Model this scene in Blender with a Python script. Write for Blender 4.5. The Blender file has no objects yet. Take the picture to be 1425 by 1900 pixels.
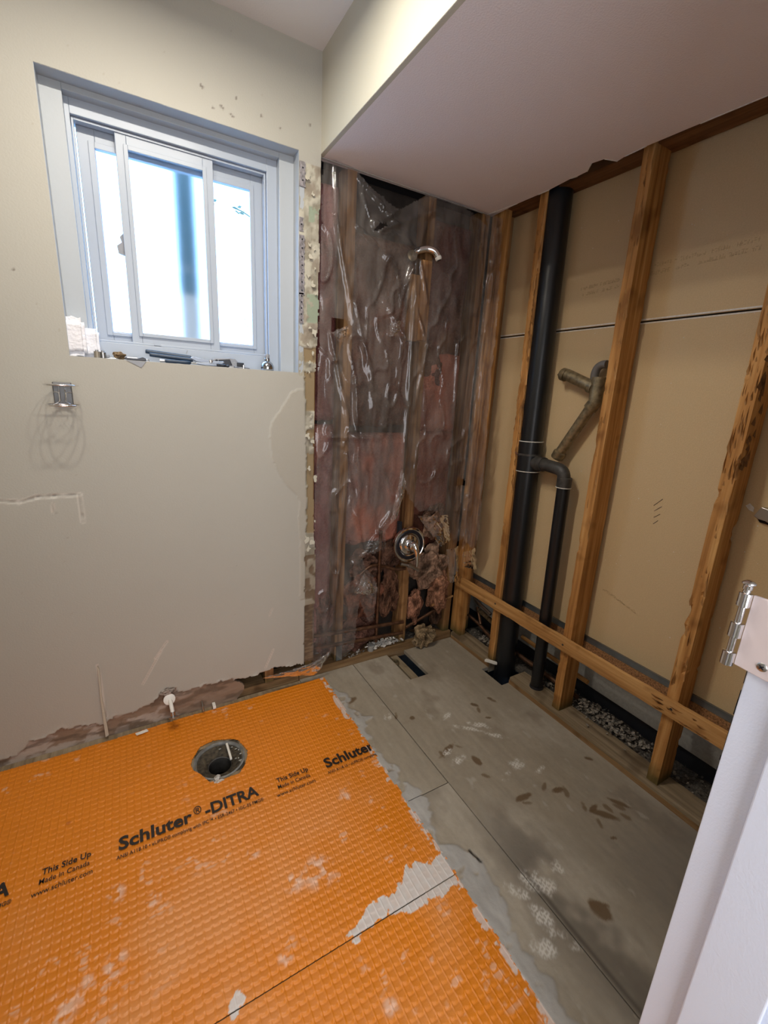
import bpy, bmesh, math, random
import numpy as np
from mathutils import Vector, Matrix, noise as mnoise

scene = bpy.context.scene
COL = scene.collection
random.seed(7)

# ------------------------------------------------------------------ camera
cam_d = bpy.data.cameras.new('camera'); cam = bpy.data.objects.new('camera', cam_d); COL.objects.link(cam)
cam.matrix_world = Matrix(((0.86698, 0.084156, -0.491186, 0.0), (-0.495469, 0.251273, -0.831488, 0.0),
                           (0.053447, 0.964251, 0.259545, 1.31), (0, 0, 0, 1)))
cam_d.sensor_fit = 'VERTICAL'; cam_d.sensor_height = 36.0; cam_d.lens = 814.87 / 1900 * 36.0
cam_d.clip_start = 0.02; cam_d.clip_end = 100
scene.camera = cam

# ------------------------------------------------------------------ world, lamps, exposure
world = bpy.data.worlds.new('overcast_sky'); scene.world = world; world.use_nodes = True
wn = world.node_tree; wn.nodes.clear()
wo = wn.nodes.new('ShaderNodeOutputWorld'); wb = wn.nodes.new('ShaderNodeBackground')
wtc = wn.nodes.new('ShaderNodeTexCoord'); wsep = wn.nodes.new('ShaderNodeSeparateXYZ'); wr = wn.nodes.new('ShaderNodeValToRGB')
wn.links.new(wtc.outputs['Generated'], wsep.inputs[0]); wn.links.new(wsep.outputs['Z'], wr.inputs[0])
wr.color_ramp.elements[0].position = 0.0; wr.color_ramp.elements[0].color = (0.32, 0.58, 1.0, 1)
wr.color_ramp.elements[1].position = 0.6; wr.color_ramp.elements[1].color = (0.34, 0.60, 1.0, 1)
wn.links.new(wr.outputs[0], wb.inputs[0]); wb.inputs[1].default_value = 9.0
wn.links.new(wb.outputs[0], wo.inputs[0])

def area_lamp(name, loc, size, power, color, rot=(0, 0, 0), sy=None, shape='DISK'):
    d = bpy.data.lights.new(name, 'AREA'); d.shape = shape; d.size = size; d.energy = power; d.color = color
    if sy: d.size_y = sy
    o = bpy.data.objects.new(name, d); o.location = loc; o.rotation_euler = rot; COL.objects.link(o); return o
for bx in (-0.08, 0.12, 0.32):
    area_lamp('ceiling_bulb', (bx, 1.08, 2.33), 0.05, 5.4, (1.0, 0.92, 0.80))
area_lamp('soft_ceiling_fill', (-0.25, 0.55, 2.37), 0.8, 3.0, (1.0, 0.94, 0.86))  # unseen soft fill added to even out the light on the walls
area_lamp('hall_fill', (-0.05, -1.20, 1.35), 1.5, 40.0, (0.95, 0.95, 1.0), rot=(math.radians(90), 0, 0), sy=1.5, shape='RECTANGLE')  # unseen fill lamp added in the hall to brighten soffit, jamb and boards
pl = area_lamp('window_portal', (0.2275, 1.93, 1.73), 0.66, 1.0, (1, 1, 1), rot=(math.radians(-90), 0, 0), sy=0.68, shape='RECTANGLE')
pl.data.cycles.is_portal = True

vs = scene.view_settings
vs.view_transform = 'Standard'; vs.look = 'None'; vs.gamma = 1.0; vs.exposure = 0.0
vs.use_curve_mapping = False

# ------------------------------------------------------------------ numpy noise
_rng = np.random.RandomState(3); _T = _rng.rand(256, 256)
def vn(x, y, s=0):
    x = np.asarray(x, float) + s * 17.31; y = np.asarray(y, float) + s * 9.73
    xi = np.floor(x).astype(int); yi = np.floor(y).astype(int); fx = x - xi; fy = y - yi
    fx = fx * fx * (3 - 2 * fx); fy = fy * fy * (3 - 2 * fy)
    g = lambda a, b: _T[a % 256, b % 256]
    return (g(xi, yi) * (1 - fx) + g(xi + 1, yi) * fx) * (1 - fy) + (g(xi, yi + 1) * (1 - fx) + g(xi + 1, yi + 1) * fx) * fy
def fb(x, y, s=0, o=4):
    t = 0; a = 0.5; n = 0
    for k in range(o):
        t = t + a * vn(x * 2 ** k, y * 2 ** k, s + k); n += a; a *= 0.5
    return t / n
def sst(a, b, x):
    t = np.clip((x - a) / (b - a), 0, 1); return t * t * (3 - 2 * t)
def lerp(a, b, t): return a + (b - a) * t
def mixc(c, col, m):
    m = np.asarray(m)[..., None]; return c * (1 - m) + np.array(col) * m
def in_poly(px_, py_, poly):
    inside = np.zeros(np.shape(px_), bool); n = len(poly)
    for i in range(n):
        x1, y1 = poly[i]; x2, y2 = poly[(i + 1) % n]
        if y1 == y2: continue
        c = ((y1 > py_) != (y2 > py_)) & (px_ < (x2 - x1) * (py_ - y1) / (y2 - y1) + x1)
        inside ^= c
    return inside
def dist_seg(X, Y, a, b):
    ax, ay = a; bx, by = b; dx, dy = bx - ax, by - ay; L = dx * dx + dy * dy + 1e-12
    t = np.clip(((X - ax) * dx + (Y - ay) * dy) / L, 0, 1)
    return np.hypot(X - ax - t * dx, Y - ay - t * dy), t

# ------------------------------------------------------------------ materials
def mat_new(name):
    m = bpy.data.materials.new(name); m.use_nodes = True
    return m, m.node_tree, m.node_tree.nodes['Principled BSDF']
def simple(name, col, rough=0.5, metal=0.0, bump=0.0, bscale=60, var=0.0, spec=0.5, coat=0):
    m, nt, b = mat_new(name)
    b.inputs['Base Color'].default_value = (*col, 1); b.inputs['Roughness'].default_value = rough
    b.inputs['Metallic'].default_value = metal; b.inputs['Specular IOR Level'].default_value = spec
    if coat: b.inputs['Coat Weight'].default_value = coat
    if bump or var:
        g = nt.nodes.new('ShaderNodeNewGeometry'); n = nt.nodes.new('ShaderNodeTexNoise')
        n.inputs['Scale'].default_value = bscale; n.inputs['Detail'].default_value = 5
        nt.links.new(g.outputs['Position'], n.inputs['Vector'])
        if bump:
            bp = nt.nodes.new('ShaderNodeBump'); bp.inputs['Strength'].default_value = bump; bp.inputs['Distance'].default_value = 0.004
            nt.links.new(n.outputs[0], bp.inputs['Height']); nt.links.new(bp.outputs[0], b.inputs['Normal'])
        if var:
            r = nt.nodes.new('ShaderNodeValToRGB')
            r.color_ramp.elements[0].position = 0.3; r.color_ramp.elements[1].position = 0.7
            r.color_ramp.elements[0].color = (*[c * (1 - var) for c in col], 1)
            r.color_ramp.elements[1].color = (*[min(1, c * (1 + var)) for c in col], 1)
            nt.links.new(n.outputs[0], r.inputs[0]); nt.links.new(r.outputs[0], b.inputs['Base Color'])
    return m
def vcol(name, rough=0.6, bump=0.0, bscale=200, spec=0.4, dist=0.002):
    m, nt, b = mat_new(name)
    a = nt.nodes.new('ShaderNodeVertexColor'); a.layer_name = 'Col'
    nt.links.new(a.outputs[0], b.inputs['Base Color']); b.inputs['Roughness'].default_value = rough
    b.inputs['Specular IOR Level'].default_value = spec
    if bump:
        g = nt.nodes.new('ShaderNodeNewGeometry'); n = nt.nodes.new('ShaderNodeTexNoise'); n.inputs['Scale'].default_value = bscale
        n.inputs['Detail'].default_value = 4
        nt.links.new(g.outputs['Position'], n.inputs['Vector'])
        bp = nt.nodes.new('ShaderNodeBump'); bp.inputs['Strength'].default_value = bump; bp.inputs['Distance'].default_value = dist
        nt.links.new(n.outputs[0], bp.inputs['Height']); nt.links.new(bp.outputs[0], b.inputs['Normal'])
    return m
def wood(name, axis, c1, c2, c3, mold=False, rough=0.75):
    m, nt, b = mat_new(name)
    g = nt.nodes.new('ShaderNodeNewGeometry'); mp = nt.nodes.new('ShaderNodeMapping'); oi = nt.nodes.new('ShaderNodeObjectInfo')
    sc = [55, 55, 55]; sc['xyz'.index(axis)] = 2.2
    mp.inputs['Scale'].default_value = sc
    ad = nt.nodes.new('ShaderNodeVectorMath'); ad.operation = 'ADD'
    cx = nt.nodes.new('ShaderNodeCombineXYZ')
    mu = nt.nodes.new('ShaderNodeMath'); mu.operation = 'MULTIPLY'; mu.inputs[1].default_value = 9.0
    nt.links.new(oi.outputs['Random'], mu.inputs[0])
    for k in range(3): nt.links.new(mu.outputs[0], cx.inputs[k])
    nt.links.new(g.outputs['Position'], ad.inputs[0]); nt.links.new(cx.outputs[0], ad.inputs[1])
    nt.links.new(ad.outputs[0], mp.inputs['Vector'])
    n = nt.nodes.new('ShaderNodeTexNoise'); n.inputs['Scale'].default_value = 1.0; n.inputs['Detail'].default_value = 6; n.inputs['Roughness'].default_value = 0.6
    nt.links.new(mp.outputs[0], n.inputs['Vector'])
    r = nt.nodes.new('ShaderNodeValToRGB')
    r.color_ramp.elements[0].position = 0.28; r.color_ramp.elements[0].color = (*c1, 1)
    r.color_ramp.elements[1].position = 0.72; r.color_ramp.elements[1].color = (*c3, 1)
    e = r.color_ramp.elements.new(0.5); e.color = (*c2, 1)
    nt.links.new(n.outputs[0], r.inputs[0]); col = r.outputs[0]
    # knots and blotches
    n2 = nt.nodes.new('ShaderNodeTexNoise'); n2.inputs['Scale'].default_value = 9; n2.inputs['Detail'].default_value = 2
    nt.links.new(ad.outputs[0], n2.inputs['Vector'])
    r2 = nt.nodes.new('ShaderNodeValToRGB'); r2.color_ramp.elements[0].position = 0.3; r2.color_ramp.elements[0].color = (0.35, 0.28, 0.22, 1)
    r2.color_ramp.elements[1].position = 0.42; r2.color_ramp.elements[1].color = (1, 1, 1, 1)
    nt.links.new(n2.outputs[0], r2.inputs[0])
    mx = nt.nodes.new('ShaderNodeMix'); mx.data_type = 'RGBA'; mx.blend_type = 'MULTIPLY'; mx.inputs[0].default_value = 0.6
    nt.links.new(col, mx.inputs[6]); nt.links.new(r2.outputs[0], mx.inputs[7]); col = mx.outputs[2]
    if mold:
        sp = nt.nodes.new('ShaderNodeSeparateXYZ'); nt.links.new(g.outputs['Position'], sp.inputs[0])
        a2 = nt.nodes.new('ShaderNodeMath'); a2.operation = 'MULTIPLY_ADD'; a2.inputs[1].default_value = -0.10
        nt.links.new(n2.outputs[0], a2.inputs[0]); nt.links.new(sp.outputs['Z'], a2.inputs[2])
        mr = nt.nodes.new('ShaderNodeMapRange'); mr.inputs['From Min'].default_value = -0.01; mr.inputs['From Max'].default_value = 0.05
        mr.inputs['To Min'].default_value = 0.8; mr.inputs['To Max'].default_value = 0.0
        nt.links.new(a2.outputs[0], mr.inputs['Value'])
        m3 = nt.nodes.new('ShaderNodeMix'); m3.data_type = 'RGBA'; m3.inputs[7].default_value = (0.05, 0.06, 0.02, 1)
        nt.links.new(mr.outputs[0], m3.inputs[0]); nt.links.new(col, m3.inputs[6]); col = m3.outputs[2]
    nt.links.new(col, b.inputs['Base Color']); b.inputs['Roughness'].default_value = rough; b.inputs['Specular IOR Level'].default_value = 0.25
    bp = nt.nodes.new('ShaderNodeBump'); bp.inputs['Strength'].default_value = 0.5; bp.inputs['Distance'].default_value = 0.002
    nt.links.new(n.outputs[0], bp.inputs['Height']); nt.links.new(bp.outputs[0], b.inputs['Normal'])
    return m

WALLC = (0.405, 0.390, 0.340)
M = {}
M['wall'] = vcol('painted_plaster', 0.55, 0.25, 180)
M['wallplain'] = simple('cream_wall_paint', WALLC, 0.6, bump=0.2, bscale=150)
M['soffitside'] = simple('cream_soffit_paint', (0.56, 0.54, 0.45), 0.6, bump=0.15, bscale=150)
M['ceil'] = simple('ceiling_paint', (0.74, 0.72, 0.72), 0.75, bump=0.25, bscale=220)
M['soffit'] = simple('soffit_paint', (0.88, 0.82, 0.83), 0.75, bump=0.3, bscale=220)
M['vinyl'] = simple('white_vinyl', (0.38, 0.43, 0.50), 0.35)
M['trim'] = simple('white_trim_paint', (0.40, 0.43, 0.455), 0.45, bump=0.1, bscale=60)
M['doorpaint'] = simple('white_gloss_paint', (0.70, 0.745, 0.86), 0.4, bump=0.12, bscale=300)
M['wz'] = wood('stud_wood', 'z', (0.23, 0.095, 0.025), (0.46, 0.22, 0.065), (0.66, 0.38, 0.14), mold=True)
M['wy'] = wood('rail_wood', 'y', (0.26, 0.12, 0.035), (0.46, 0.24, 0.08), (0.62, 0.36, 0.14))
M['wx'] = wood('plate_wood', 'x', (0.10, 0.055, 0.02), (0.20, 0.12, 0.055), (0.30, 0.20, 0.10))
M['wdark'] = wood('dark_stud_wood', 'z', (0.13, 0.06, 0.025), (0.27, 0.14, 0.055), (0.42, 0.24, 0.10), mold=True)
M['wtop'] = wood('top_plate_wood', 'y', (0.10, 0.045, 0.02), (0.17, 0.08, 0.03), (0.24, 0.12, 0.05))
M['splinter'] = wood('splintered_wood', 'z', (0.12, 0.05, 0.015), (0.36, 0.18, 0.06), (0.70, 0.42, 0.18))
M['wplate'] = wood('worn_plate_wood', 'y', (0.14, 0.10, 0.06), (0.24, 0.18, 0.11), (0.33, 0.26, 0.17))
M['wbrown'] = wood('plate_side_wood', 'y', (0.14, 0.075, 0.03), (0.26, 0.15, 0.065), (0.36, 0.24, 0.12))
M['joist'] = wood('joist_wood', 'y', (0.16, 0.12, 0.07), (0.24, 0.19, 0.12), (0.33, 0.27, 0.18))
M['osb'] = simple('particle_board', (0.30, 0.15, 0.06), 0.9, bump=0.8, bscale=160, var=0.55)
M['abs'] = simple('black_abs', (0.008, 0.009, 0.011), 0.32, spec=0.5)
M['absd'] = simple('dusty_black_fitting', (0.045, 0.042, 0.038), 0.5, var=0.5, bscale=40)
M['chrome'] = simple('chrome', (0.85, 0.85, 0.86), 0.09, 1.0)
M['satin'] = simple('satin_steel', (0.45, 0.44, 0.42), 0.32, 1.0)
M['chromed'] = simple('grey_chrome', (0.50, 0.52, 0.55), 0.10, 1.0)
M['toolsteel'] = simple('tool_steel', (0.22, 0.24, 0.27), 0.38, 1.0)
M['steel'] = simple('galvanised_track', (0.22, 0.25, 0.27), 0.42, 0.8, var=0.15, bscale=20)
M['bead'] = simple('rusty_corner_bead', (0.30, 0.28, 0.29), 0.5, 0.6, bump=0.5, bscale=120, var=0.35)
M['brass'] = simple('tarnished_brass', (0.24, 0.19, 0.11), 0.42, 0.55, bump=0.4, bscale=60, var=0.45)
M['copper'] = simple('dull_copper', (0.16, 0.085, 0.05), 0.45, 0.8, var=0.4, bscale=40)
M['white'] = simple('white_plastic', (0.72, 0.70, 0.64), 0.4, bump=0.2, bscale=90)
M['paper'] = simple('white_tissue', (0.80, 0.80, 0.84), 0.9, bump=0.9, bscale=110)
M['navy'] = simple('navy_rubber_grip', (0.012, 0.03, 0.06), 0.4)
M['blacktape'] = simple('black_plastic', (0.012, 0.013, 0.018), 0.35)
M['greyplastic'] = simple('grey_plastic', (0.25, 0.26, 0.28), 0.4)
M['fabric'] = simple('brown_rag', (0.22, 0.15, 0.08), 0.9, bump=0.8, bscale=120, var=0.3)
M['ink'] = simple('black_ink', (0.012, 0.008, 0.006), 0.5)
M['inkfaint'] = simple('faint_ink', (0.44, 0.32, 0.175), 0.9)
M['dark'] = simple('dark_sheathing', (0.035, 0.026, 0.02), 0.9, bump=0.4, var=0.5, bscale=14)
M['cavity'] = simple('dark_cavity', (0.012, 0.014, 0.02), 0.9)
M['gyp'] = simple('grey_board', (0.30, 0.30, 0.28), 0.8, bump=0.3, bscale=80, var=0.1)
M['whiteedge'] = simple('white_gypsum', (0.70, 0.68, 0.62), 0.85, bump=0.5, bscale=120, var=0.12)
M['chip'] = simple('plaster_crumbs', (0.22, 0.195, 0.16), 0.9, var=0.7, bscale=70)
M['soil'] = simple('dust_and_grit', (0.075, 0.066, 0.055), 0.95, bump=1.0, bscale=130, var=0.7)
M['browndw'] = simple('brown_board_paper', (0.58, 0.43, 0.24), 0.85, bump=0.15, bscale=260, var=0.05)
M['paint_flake'] = simple('cream_paint_flake', (0.46, 0.43, 0.345), 0.6, bump=0.4, bscale=140)
M['brownpaper'] = simple('torn_board_paper', (0.27, 0.19, 0.10), 0.85, bump=0.6, bscale=60, var=0.25)
M['greenpaint'] = simple('old_green_paint', (0.36, 0.44, 0.33), 0.6, bump=0.3, bscale=90)
M['cloth_dark'] = simple('dirty_gasket', (0.05, 0.038, 0.022), 0.8, bump=1.0, bscale=90, var=0.7)
M['floorv'] = vcol('dusty_plywood', 0.75, 0.35, 120)
M['matv'] = vcol('orange_membrane', 0.42, 0.15, 500, spec=0.5)
M['insul'] = vcol('fibreglass', 0.95, 1.0, 90, spec=0.1, dist=0.01)
M['mortar'] = simple('grey_thinset', (0.42, 0.40, 0.37), 0.8, bump=0.8, bscale=70, var=0.18)

def mat_plastic():
    m, nt, b = mat_new('clear_poly_sheet'); nt.nodes.remove(b)
    out = nt.nodes['Material Output']
    tr = nt.nodes.new('ShaderNodeBsdfTransparent'); tr.inputs[0].default_value = (0.95, 0.93, 0.93, 1)
    gl = nt.nodes.new('ShaderNodeBsdfGlossy'); gl.inputs['Roughness'].default_value = 0.10; gl.inputs[0].default_value = (0.95, 0.95, 0.95, 1)
    df = nt.nodes.new('ShaderNodeBsdfDiffuse'); df.inputs[0].default_value = (0.72, 0.66, 0.60, 1)
    lw = nt.nodes.new('ShaderNodeLayerWeight'); lw.inputs[0].default_value = 0.32
    g = nt.nodes.new('ShaderNodeNewGeometry')
    n = nt.nodes.new('ShaderNodeTexNoise'); n.inputs['Scale'].default_value = 16; n.inputs['Detail'].default_value = 3; n.inputs['Distortion'].default_value = 1.0
    mp = nt.nodes.new('ShaderNodeMapping'); mp.inputs['Scale'].default_value = (1, 1, 0.35)
    nt.links.new(g.outputs['Position'], mp.inputs[0]); nt.links.new(mp.outputs[0], n.inputs['Vector'])
    bp = nt.nodes.new('ShaderNodeBump'); bp.inputs['Strength'].default_value = 0.3; bp.inputs['Distance'].default_value = 0.010
    nt.links.new(n.outputs[0], bp.inputs['Height'])
    for x in (gl, df, lw): nt.links.new(bp.outputs[0], x.inputs['Normal'])
    m1 = nt.nodes.new('ShaderNodeMixShader'); m2 = nt.nodes.new('ShaderNodeMixShader')
    mr = nt.nodes.new('ShaderNodeMapRange'); mr.inputs['From Min'].default_value = 0.35; mr.inputs['From Max'].default_value = 0.75
    mr.inputs['To Min'].default_value = 0.05; mr.inputs['To Max'].default_value = 0.17
    nt.links.new(n.outputs[0], mr.inputs['Value']); nt.links.new(mr.outputs[0], m1.inputs[0])
    nt.links.new(tr.outputs[0], m1.inputs[1]); nt.links.new(df.outputs[0], m1.inputs[2])
    ml = nt.nodes.new('ShaderNodeMath'); ml.operation = 'MULTIPLY'; ml.inputs[1].default_value = 1.0
    nt.links.new(lw.outputs['Fresnel'], ml.inputs[0]); nt.links.new(ml.outputs[0], m2.inputs[0])
    nt.links.new(m1.outputs[0], m2.inputs[1]); nt.links.new(gl.outputs[0], m2.inputs[2])
    nt.links.new(m2.outputs[0], out.inputs[0]); return m
M['poly'] = mat_plastic()
def mat_pane(name, rough):
    m, nt, b = mat_new(name); nt.nodes.remove(b); out = nt.nodes['Material Output']
    gl = nt.nodes.new('ShaderNodeBsdfGlossy'); gl.inputs['Roughness'].default_value = 0.05
    if rough: tr = nt.nodes.new('ShaderNodeBsdfRefraction'); tr.inputs['Roughness'].default_value = rough; tr.inputs['IOR'].default_value = 1.12
    else: tr = nt.nodes.new('ShaderNodeBsdfTransparent')
    tr.inputs[0].default_value = (0.93, 0.97, 1, 1)
    mx = nt.nodes.new('ShaderNodeMixShader'); mx.inputs[0].default_value = 0.05
    nt.links.new(tr.outputs[0], mx.inputs[1]); nt.links.new(gl.outputs[0], mx.inputs[2]); nt.links.new(mx.outputs[0], out.inputs[0]); return m
M['clear'] = mat_pane('clear_glass', 0); M['frost'] = mat_pane('frosted_glass', 0.42)

# ------------------------------------------------------------------ object helpers
ROOTLOC = {}
def finish(o, parent):
    COL.objects.link(o)
    if parent is not None:
        o.parent = parent; loc = ROOTLOC.get(parent.name)
        if loc is not None: o.matrix_parent_inverse = Matrix.Translation(-Vector(loc))
    return o
def obj(name, verts, faces, mat, parent=None, smooth=False, cols=None):
    me = bpy.data.meshes.new(name); me.from_pydata([tuple(v) for v in verts], [], faces)
    me.materials.append(mat)
    if smooth: me.polygons.foreach_set('use_smooth', [True] * len(me.polygons))
    if cols is not None:
        a = me.color_attributes.new('Col', 'FLOAT_COLOR', 'POINT'); c = np.ones((len(verts), 4)); c[:, :3] = cols
        a.data.foreach_set('color', c.ravel())
    me.update(); return finish(bpy.data.objects.new(name, me), parent)
def thing(name, label, cat, loc=(0, 0, 0), group=None):
    o = bpy.data.objects.new(name, None); COL.objects.link(o); o.location = loc; o.empty_display_size = 0.05
    ROOTLOC[o.name] = tuple(loc); o['label'] = label; o['category'] = cat
    if group: o['group'] = group
    return o
def tag(o, label, cat, group=None):
    o['label'] = label; o['category'] = cat
    if group: o['group'] = group
    return o
def struct_root(name, loc=(0, 0, 0)):
    o = bpy.data.objects.new(name, None); COL.objects.link(o); o.location = loc; ROOTLOC[o.name] = tuple(loc); o['kind'] = 'structure'; return o
def recentre(o):
    me = o.data; n = len(me.vertices); co = np.empty(n * 3); me.vertices.foreach_get('co', co); co = co.reshape(-1, 3)
    c = (co.min(0) + co.max(0)) / 2; c[2] = co[:, 2].min(); co -= c; me.vertices.foreach_set('co', co.ravel()); o.location = c; me.update(); return o
class MB:
    def __init__(s): s.v = []; s.f = []
    def add(s, v, f):
        b = len(s.v); s.v += [tuple(p) for p in v]; s.f += [tuple(i + b for i in q) for q in f]; return s
    def box(s, a, b, lean=(0, 0)):
        (x0, y0, z0), (x1, y1, z1) = a, b
        v = [(x, y, z) for z in (z0, z1) for y in (y0, y1) for x in (x0, x1)]
        return s.add(v, [(0, 2, 3, 1), (4, 5, 7, 6), (0, 1, 5, 4), (2, 6, 7, 3), (0, 4, 6, 2), (1, 3, 7, 5)])
    def tube(s, pts, r, seg=12, caps=True):
        pts = [Vector(p) for p in pts]; n = len(pts); rs = r if isinstance(r, (list, tuple)) else [r] * n
        b = len(s.v); prev = None
        for i, p in enumerate(pts):
            t = (pts[min(i + 1, n - 1)] - pts[max(i - 1, 0)]).normalized()
            if prev is None: u = t.orthogonal().normalized()
            else: u = (prev - t * prev.dot(t)).normalized()
            prev = u; w = t.cross(u)
            for k in range(seg):
                a = 2 * math.pi * k / seg; s.v.append(tuple(p + (u * math.cos(a) + w * math.sin(a)) * rs[i]))
        for i in range(n - 1):
            for k in range(seg):
                k2 = (k + 1) % seg; s.f.append((b + i * seg + k, b + i * seg + k2, b + (i + 1) * seg + k2, b + (i + 1) * seg + k))
        if caps: s.f.append(tuple(b + k for k in reversed(range(seg)))); s.f.append(tuple(b + (n - 1) * seg + k for k in range(seg)))
        return s
    def lathe(s, prof, origin, axis=(0, 0, 1), seg=32, caps=True):
        ax = Vector(axis).normalized(); u = ax.orthogonal().normalized(); w = ax.cross(u); o = Vector(origin); b = len(s.v); n = len(prof)
        for (r, h) in prof:
            for k in range(seg):
                a = 2 * math.pi * k / seg; s.v.append(tuple(o + ax * h + (u * math.cos(a) + w * math.sin(a)) * max(r, 1e-5)))
        for i in range(n - 1):
            for k in range(seg):
                k2 = (k + 1) % seg; s.f.append((b + i * seg + k, b + i * seg + k2, b + (i + 1) * seg + k2, b + (i + 1) * seg + k))
        if caps: s.f.append(tuple(b + k for k in reversed(range(seg)))); s.f.append(tuple(b + (n - 1) * seg + k for k in range(seg)))
        return s
    def prism(s, poly, z0, z1, axis='z'):
        n = len(poly)
        def P(a, b, c): return {'z': (a, b, c), 'y': (a, c, b), 'x': (c, a, b)}[axis]
        v = [P(a, b, z0) for a, b in poly] + [P(a, b, z1) for a, b in poly]
        f = [tuple(range(n)), tuple(range(2 * n - 1, n - 1, -1))] + [(i, i + n, (i + 1) % n + n, (i + 1) % n) for i in range(n)]
        return s.add(v, f)
    def build(s, name, mat, parent=None, smooth=False, bevel=0.0):
        o = obj(name, s.v, s.f, mat, parent, smooth)
        bm = bmesh.new(); bm.from_mesh(o.data); bmesh.ops.recalc_face_normals(bm, faces=bm.faces); bm.to_mesh(o.data); bm.free()
        if smooth:
            try: o.data.set_sharp_from_angle(angle=math.radians(40))
            except Exception: pass
        if bevel:
            md = o.modifiers.new('bevel', 'BEVEL'); md.width = bevel; md.segments = 2; md.limit_method = 'ANGLE'
        return o
def tubeobj(name, pts, r, mat, parent=None, seg=14): return MB().tube(pts, r, seg).build(name, mat, parent, True)
def curve_pts(pts, n=6):
    """Catmull-Rom through the points"""
    P = [Vector(p) for p in pts]; out = []
    for i in range(len(P) - 1):
        a, b, c, d = P[max(i - 1, 0)], P[i], P[i + 1], P[min(i + 2, len(P) - 1)]
        for k in range(n):
            t = k / n
            out.append(0.5 * ((2 * b) + (c - a) * t + (2 * a - 5 * b + 4 * c - d) * t * t + (3 * b - a - 3 * c + d) * t ** 3))
    out.append(P[-1]); return out
def rough_board(name, a, b, axis, mat, parent=None, amp=0.002, step=0.02, lean=(0, 0), seed=0, chip=0.0, zref=0.0, nseg=3):
    """a sawn board with wavy, chipped edges; lean shifts x,y per metre of height"""
    a = np.array(a, float); b = np.array(b, float); ai = 'xyz'.index(axis); o = [i for i in range(3) if i != ai]
    L = b[ai] - a[ai]; n = max(2, int(L / step)); ring = []
    for k in range(nseg): ring.append((k / nseg, 0.0))
    for k in range(nseg): ring.append((1.0, k / nseg))
    for k in range(nseg): ring.append((1 - k / nseg, 1.0))
    for k in range(nseg): ring.append((0.0, 1 - k / nseg))
    m = len(ring); v = []; rnd = random.Random(seed)
    for i in range(n + 1):
        t = a[ai] + L * i / n
        for j, (u, w) in enumerate(ring):
            p = np.zeros(3); p[ai] = t; p[o[0]] = a[o[0]] + (b[o[0]] - a[o[0]]) * u; p[o[1]] = a[o[1]] + (b[o[1]] - a[o[1]]) * w
            c = (a + b) / 2; d = c - p; d[ai] = 0; ln = np.linalg.norm(d) + 1e-9
            nz = mnoise.noise(Vector((j * 1.7 + seed * 3.1, t * 14, 0))) * amp
            corner = (u in (0.0, 1.0)) and (w in (0.0, 1.0))
            if corner and chip:
                q = mnoise.noise(Vector((j * 5.3 + seed, t * 9 + 4, 2.0)))
                q2 = mnoise.noise(Vector((j * 5.3 + seed, t * 45, 7.0)))
                nz += max(0, q * 1.3 + q2 * 0.8 - 0.25) * chip + 0.001
            p = p + d / ln * nz
            p[0] += lean[0] * (p[2] - zref); p[1] += lean[1] * (p[2] - zref)
            v.append(tuple(p))
    f = [(i * m + j, i * m + (j + 1) % m, (i + 1) * m + (j + 1) % m, (i + 1) * m + j) for i in range(n) for j in range(m)]
    f += [tuple(reversed(range(m))), tuple(n * m + j for j in range(m))]
    ob = obj(name, v, f, mat, parent)
    bm = bmesh.new(); bm.from_mesh(ob.data); bmesh.ops.recalc_face_normals(bm, faces=bm.faces); bm.to_mesh(ob.data); bm.free()
    return ob
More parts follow.
